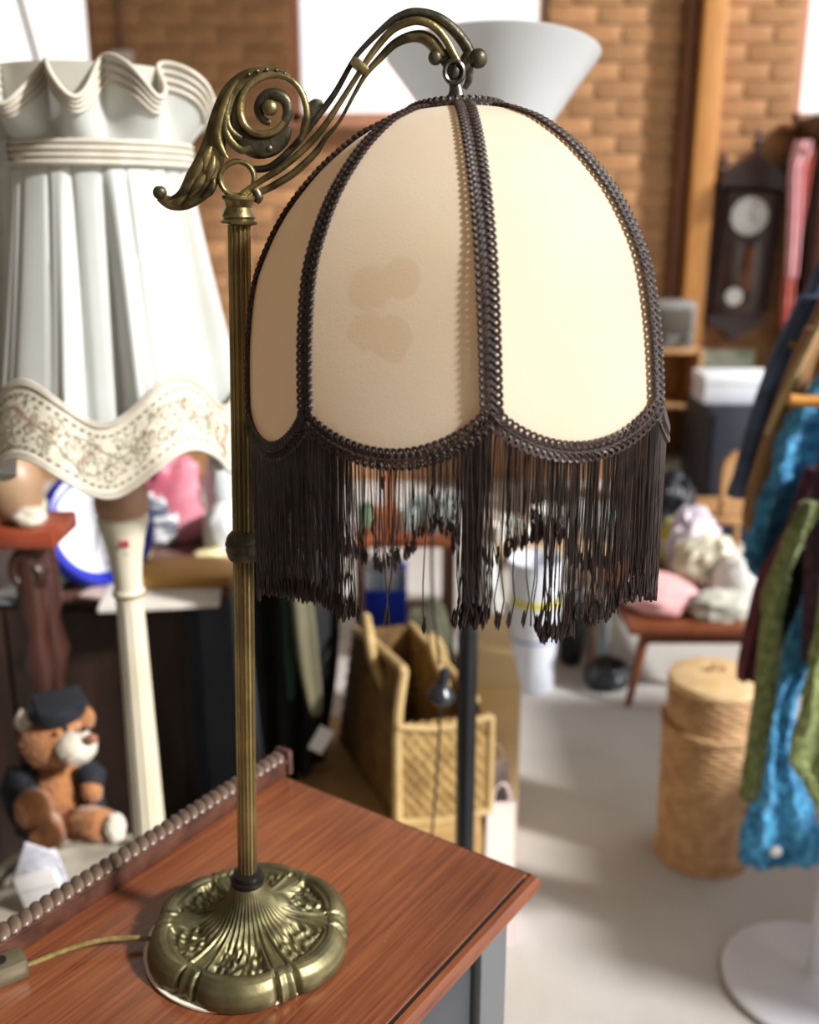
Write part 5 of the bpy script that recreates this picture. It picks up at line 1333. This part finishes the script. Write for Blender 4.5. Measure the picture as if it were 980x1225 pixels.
tag(pot([(.003, 0), (.018, 0), (.022, .02), (.018, .05), (.010, .065), (.012, .075), (.003, .076)], (at(176, 640, 2.25).x, 2.2, EZ)).build('vase', mat('cream_vase', '#d5c7a4', '#c6b690', scale=9, rough=.35)), 'small cream vase beside the ivory lamp column', 'vase')
tag(lump((at(252, 668, 2.2).x, 2.17, EZ), (.04, .04, .018), 55, .2).build('cloth', mat('yellow_cream', '#d9d0a0', rough=.8)), 'small cream yellow cloth behind the envelope', 'cloth')
# blue rimmed clock leaning
bc = at(116, 622, 2.05)
bcl = thing('wall_clock', 'round wall clock with thick blue rim leaning on the dark cabinet', 'clock', (bc.x, bc.y, KT))
CR = .125
nrm_ = Vector((.66, -.66, .32)).normalized()
RCk = nrm_.to_track_quat('Z', 'Y').to_matrix()
bc.z = KT + CR * .96
b = MB(); b.lathe([(.096, .006), (.100, .020), (.108, .026), (.118, .024), (.125, .014), (.125, -.012), (.118, -.018), (.003, -.018), (.003, -.012), (.096, -.008)], bc, 56, RCk); b.build('rim', mat('blue_rim', '#16239c', '#1c2cb4', scale=4, rough=.25), bcl)
b = MB(); b.lathe([(.002, .004), (.098, .004), (.098, .006), (.002, .0065)], bc, 48, RCk); dl = b.build('dial', mat('dial_white', '#eef0f4', '#e4e7ee', scale=5, rough=.3), bcl)
for k_ in range(12):
    a_ = k_ * pi / 6; b = MB(); b.box(bc + RCk @ Vector((.080 * sin(a_), .080 * cos(a_), .0068)), (.004, .012, .001), RCk @ rz(-a_)); b.build('hour_mark', mat('grey_mark', '#8a8a94', rough=.4), dl, smooth=False)
for a_, l_ in ((1.2, .05), (3.6, .065)):
    b = MB(); b.box(bc + RCk @ Vector((l_ / 2 * sin(a_), l_ / 2 * cos(a_), .008)), (.004, l_, .001), RCk @ rz(-a_)); b.build('hand', mat('grey_hand', '#6a6a72', rough=.4), dl, smooth=False)
# paper roll (tin) with green ends
r0 = at(58, 716, 1.93); r1 = at(90, 700, 2.06); rz_ = KT + .0265
ax_ = Vector((r1.x - r0.x, r1.y - r0.y, 0)).normalized(); RR_ = ax_.to_track_quat('Z', 'Y').to_matrix()
cst = Vector((at(62, 700, 1.99).x, 1.985, rz_)); ln = .13
rl = thing('paper_roll', 'short paper roll with green ends lying on the dark cabinet', 'roll', (cst.x, cst.y, KT))
b = MB(); b.lathe([(.003, 0), (.026, 0), (.0265, .002), (.0265, ln), (.026, ln + .001), (.003, ln + .001)], cst, 28, RR_); b.build('tube', mat('tan_paper', '#c49a7a', '#b58a6a', scale=12, rough=.6), rl)
for z_ in (-.001, ln - .03):
    b = MB(); b.lathe([(.003, z_), (.0268, z_), (.0272, z_ + .002), (.0272, z_ + .03), (.0268, z_ + .032), (.003, z_ + .032)], cst, 28, RR_); b.build('end_band', mat('green_cream', '#2f9a68', '#cfd3bd', scale=30, rough=.5), rl)
# carved red-brown side table at far left
m_cher = mat('cherry', '#8f432c', '#793722', scale=7, rough=.3, stretch=(1, 6, 6))
tY = 1.62
sz2 = at(40, 646, tY).z
st_ = thing('side_table', 'carved red wooden side table with scrolled bracket at the left edge', 'table', (at(-40, 700, tY).x, tY + .1, 0))
xr_ = at(66, 650, tY).x
slabbox('table_top', (xr_ - .16, tY + .06, sz2), (.32, .13, .032), m_cher, st_, r=.006)
b = MB(); sp_ = []
for i in range(26):
    a_ = i * .33; rr = .034 * (1 - i / 30); sp_.append(Vector((xr_ - .055 + rr * cos(a_ + 1.2), tY + .03, sz2 - .065 + rr * sin(a_ + 1.2) * 1.05)))
b.tube(sp_, .013, 10, 1.6, up=(0, 1, 0)); b.build('scroll_bracket', mat('brown_carved', '#452620', '#35201a', scale=9, rough=.35), st_)
for y_ in (tY + .03, tY + .10):
    b = MB(); b.lathe([(.012, 0), (.022, .02), (.016, .06), (.018, .2), (.014, sz2 - .30), (.03, sz2 - .24), (.016, sz2 - .18), (.026, sz2 - .14), (.024, sz2 - .10), (.02, sz2 - .02)], (xr_ - .06, y_, 0), 20); b.build('leg', MATS['brown_carved'], st_)
    b = MB(); b.lathe([(.012, 0), (.022, .02), (.016, .06), (.018, .2), (.014, sz2 - .30), (.03, sz2 - .24), (.016, sz2 - .18), (.026, sz2 - .14), (.024, sz2 - .10), (.02, sz2 - .02)], (xr_ - .27, y_, 0), 20); b.build('leg', MATS['brown_carved'], st_)
slabbox('glass_shelf', (xr_ - .17, tY + .065, at(20, 728, tY).z), (.24, .09, .006), mat('grey_glass', '#5a6062', rough=.2), st_)
tag(pot([(.003, 0), (.03, 0), (.045, .03), (.05, .07), (.04, .10), (.026, .115), (.03, .13), (.003, .131)], (at(15, 600, tY + .05).x, tY + .065, sz2 + .017)).build('jug', mat('brown_pot', '#a88a6a', '#93735a', scale=9, rough=.4)), 'round brown pottery jug on the red side table', 'jug')
tag(pot([(.003, 0), (.022, 0), (.026, .02), (.012, .06), (.02, .10), (.026, .12), (.003, .125)], (at(62, 590, tY + .17).x - .01, tY + .095, sz2 + .017)).build('vase', mat('cream_green', '#d3d3b0', '#c3b79c', scale=20, rough=.4)), 'slender cream and green vase behind the brown jug', 'vase')
tag(lump((at(55, 630, tY + .05).x - .02, tY + .035, sz2 + .017), (.028, .028, .02), 61, .2).build('dish', mat('pale_dish', '#cfc6b4', rough=.4)), 'small pale dish at the corner of the red side table', 'dish')

# ================================================================== BASKET CHAIR, TEDDY BEAR, PAPER POCKET
WZ = .40
gx, gy = at(75, 1010, 1.34).x, 1.42
m_gw = mat('grey_wicker', '#a39a8b', '#8b8172', scale=30, rough=.6)
gb = thing('wicker_hamper', 'grey wicker hamper with open cane rim under the teddy bear', 'hamper', (gx, gy, 0))
def ell(r_, z_, n_=40, ry=.75): return [(gx + r_ * cos(2 * pi * i / n_), gy + r_ * ry * sin(2 * pi * i / n_), z_) for i in range(n_)]
b = MB()
for i in range(20):
    z_ = .03 + i * (WZ - .06) / 20; b.tube([(p_[0], p_[1], z_ + .003 * sin(j * 3.1 + i * pi)) for j, p_ in enumerate(ell(.145 + .03 * z_, z_))], .0085, 5, closed=True)
b.build('woven_wall', m_gw, gb, kind='stuff')
for i in range(20):
    a_ = 2 * pi * i / 20; b = MB(); b.tube([(gx + .142 * cos(a_), gy + .107 * sin(a_), .01), (gx + .16 * cos(a_), gy + .12 * sin(a_), WZ - .02)], .005, 6); b.build('stake', m_gw, gb)
for z_, r_ in ((WZ - .02, .162), (WZ - .004, .160), (WZ + .01, .150), (.012, .143)):
    b = MB(); b.tube(ell(r_, z_), .008, 8, closed=True); b.build('rim', m_gw, gb)
b = MB(); b.tube([(gx + .15 * cos(a_ / 12 * pi), gy - .05 - .02 * sin(a_ / 12 * pi), WZ - .02 + .07 * sin(a_ / 12 * pi)) for a_ in range(13)], .007, 8); b.build('handle', m_gw, gb)
b = MB(); b.lathe([(.003, WZ - .02), (.142, WZ - .02), (.145, WZ - .012), (.142, WZ - .004), (.003, WZ - .004)], (0, 0, 0), 40); b.v = [(gx + p_[0], gy + p_[1] * .74, p_[2]) for p_ in b.v]; b.build('lid', m_gw, gb)
for r_ in (.035, .055, .075, .095, .115, .133):
    b = MB(); b.tube(ell(r_, WZ - .002), .005, 6, closed=True); b.build('lid_cane', m_gw, gb)

# bear
m_fur = mat('ginger_plush', '#9c6336', '#b47a48', scale=40, rough=.95, sheen=.4, bump=.6, bscale=160)
m_furw = mat('white_plush', '#e2d9c9', '#d2c7b4', scale=40, rough=.95, sheen=.3, bump=.5, bscale=160)
m_gown = mat('black_gown', '#0d1016', '#151923', scale=8, rough=.85)
by = 1.43
def bp(px, py, dy=0.0): return at(px, py, by + dy)
bz = WZ - .004
br = thing('teddy_bear', 'ginger teddy bear with white muzzle in black gown and cap, sitting on the hamper', 'teddy bear', (bp(70, 980).x, by, bz))
def fur(b, m, name, parent, ln=.006, cnt=700):
    o = b.build(name, m, parent, angle=180)
    fuzz_on(b, ln, cnt, 8, .0009).build('fur', m, o, smooth=False, kind='stuff'); return o
S_ = by / F / .89
hd = bp(64, 884)
b = MB(); b.sphere(hd, .050, 24, 16, (1.0, .95, .88)); head = fur(b, m_fur, 'head', br, .006, 1600)
b = MB(); b.sphere(bp(92, 893, -.035), .029, 20, 12, (1.05, 1.0, .85)); mz = fur(b, m_furw, 'muzzle', br, .004, 700)
b = MB(); b.sphere(bp(109, 884, -.050), .010, 12, 8, (1.1, .8, .8)); b.build('nose', mat('brown_nose', '#8a5a40', rough=.5), mz)
for px, py, dy in ((78, 872, -.046), (100, 872, -.036)):
    b = MB(); b.sphere(bp(px, py, dy), .005, 10, 8); b.build('eye', m_black, head)
for px, py, dy, m in ((34, 864, -.012, m_furw), (98, 858, .02, m_fur)):
    b = MB(); b.sphere(bp(px, py, dy), .021, 14, 10, (1, .5, 1.05)); fur(b, m, 'ear', br, .004, 350)
b = MB(); b.sphere(bp(74, 950, .01), .055, 22, 14, (.85, .8, 1.15)); fur(b, m_fur, 'body', br, .005, 1200)
# gown drawn round the body, open at the front
def gown(u, v):
    a_ = radians(-28 - u * 285); r_ = .058 + .016 * v + .004 * sin(a_ * 9)
    c_ = bp(72, 950, .012); return Vector((c_.x + r_ * sin(a_) * .95, c_.y - r_ * cos(a_) * .8, c_.z + .048 - .105 * v))
b = MB(); b.sheet(gown, 40, 14, .005); b.build('gown', m_gown, br, angle=80)
# arms: near arm hangs down, its sleeve black
b = MB(); b.tube([bp(28, 920, .0), bp(22, 945, -.02), bp(34, 972, -.045), bp(42, 985, -.05)], [.026, .030, .030, .024], 14); b.build('sleeve', m_gown, br)
b = MB(); b.sphere(bp(41, 968, -.062), .029, 18, 12, (1, .9, 1.15)); fur(b, m_fur, 'arm', br, .005, 700)
b = MB(); b.tube([bp(102, 920, .0), bp(112, 930, -.01), bp(110, 940, -.02)], [.02, .022, .018], 12); b.build('sleeve', m_gown, br)
b = MB(); b.sphere(bp(110, 945, -.022), .017, 16, 10, (1, .9, 1.2)); fur(b, m_fur, 'arm', br, .004, 350)
# legs
b = MB(); b.tube([bp(84, 985, -.02), bp(108, 985, -.05), bp(128, 988, -.07)], [.026, .027, .024], 14); fur(b, m_fur, 'leg', br, .005, 600)
b = MB(); b.sphere(bp(138, 990, -.072), .020, 16, 10, (.8, 1, 1.15)); fur(b, m_furw, 'foot', br, .004, 350)
b = MB(); b.tube([bp(56, 985, -.03), bp(58, 1000, -.07), bp(50, 1010, -.10)], [.026, .026, .02], 14); fur(b, m_fur, 'leg', br, .005, 500)
# mortarboard cap
b = MB(); b.lathe([(.003, 0), (.042, 0), (.044, .004), (.044, .018), (.04, .022), (.003, .024)], bp(68, 852) + Vector((0, 0, -.004)), 26); cp_ = b.build('cap', m_gown, br)
b = MB(); b.rbox(bp(72, 842) + Vector((0, 0, .006)), (.075, .075, .005), .002, rz(.5)); b.build('cap_board', m_gown, cp_)

# white paper pocket with printed leaflets, standing in front of the bear
pk = at(48, 1060, 1.24)
pz = at(48, 1092, 1.24).z
pk_t = thing('paper_pocket', 'white card pocket with printed leaflets propped in front of the teddy bear', 'card pocket', (pk.x, 1.24, pz))
tq = Matrix.Rotation(radians(-14), 3, 'Y')
slabbox('pocket', at(50, 1066, 1.235), (.060, .012, .060), mat('white_paper', '#dcd8d6', '#d0cbc8', scale=12, rough=.7), pk_t, tq, .0015)
slabbox('leaflet', at(42, 1036, 1.243), (.046, .003, .07), mat('printed_paper', '#e4e4ea', '#b9bccb', scale=60, rough=.7, stretch=(1, 1, 3)), pk_t, Matrix.Rotation(radians(22), 3, 'Y') @ Matrix.Rotation(.1, 3, 'X'), .0005)
slabbox('leaflet', at(56, 1040, 1.247), (.046, .003, .06), mat('printed_paper2', '#d2d2da', '#a9acba', scale=60, rough=.7, stretch=(1, 1, 3)), pk_t, tq, .0005)
slabbox('fold_line', at(51, 1062, 1.2278), (.060, .001, .0015), mat('paper_fold', '#b9b2ae', rough=.7), pk_t, tq, .0003)
# cane stool that carries the pocket
cs = thing('cane_stool', 'low grey cane stool under the white card pocket', 'stool', (pk.x - .03, 1.25, 0))
b = MB(); b.lathe([(.003, pz - .016), (.055, pz - .016), (.06, pz - .008), (.055, pz), (.003, pz)], (pk.x - .03, 1.23, 0), 36); b.build('seat', m_gw, cs)
for a_ in range(4):
    t = a_ * pi / 2 + .7; b = MB(); b.tube([(pk.x - .03 + .045 * cos(t), 1.23 + .045 * sin(t), pz - .01), (pk.x - .03 + .055 * cos(t), 1.23 + .055 * sin(t), 0)], .008, 8); b.build('leg', m_gw, cs)
b = MB(); b.tube([(pk.x - .03 + .052 * cos(2 * pi * i / 28), 1.23 + .052 * sin(2 * pi * i / 28), pz * .4) for i in range(28)], .006, 6, closed=True); b.build('stretcher_ring', m_gw, cs)
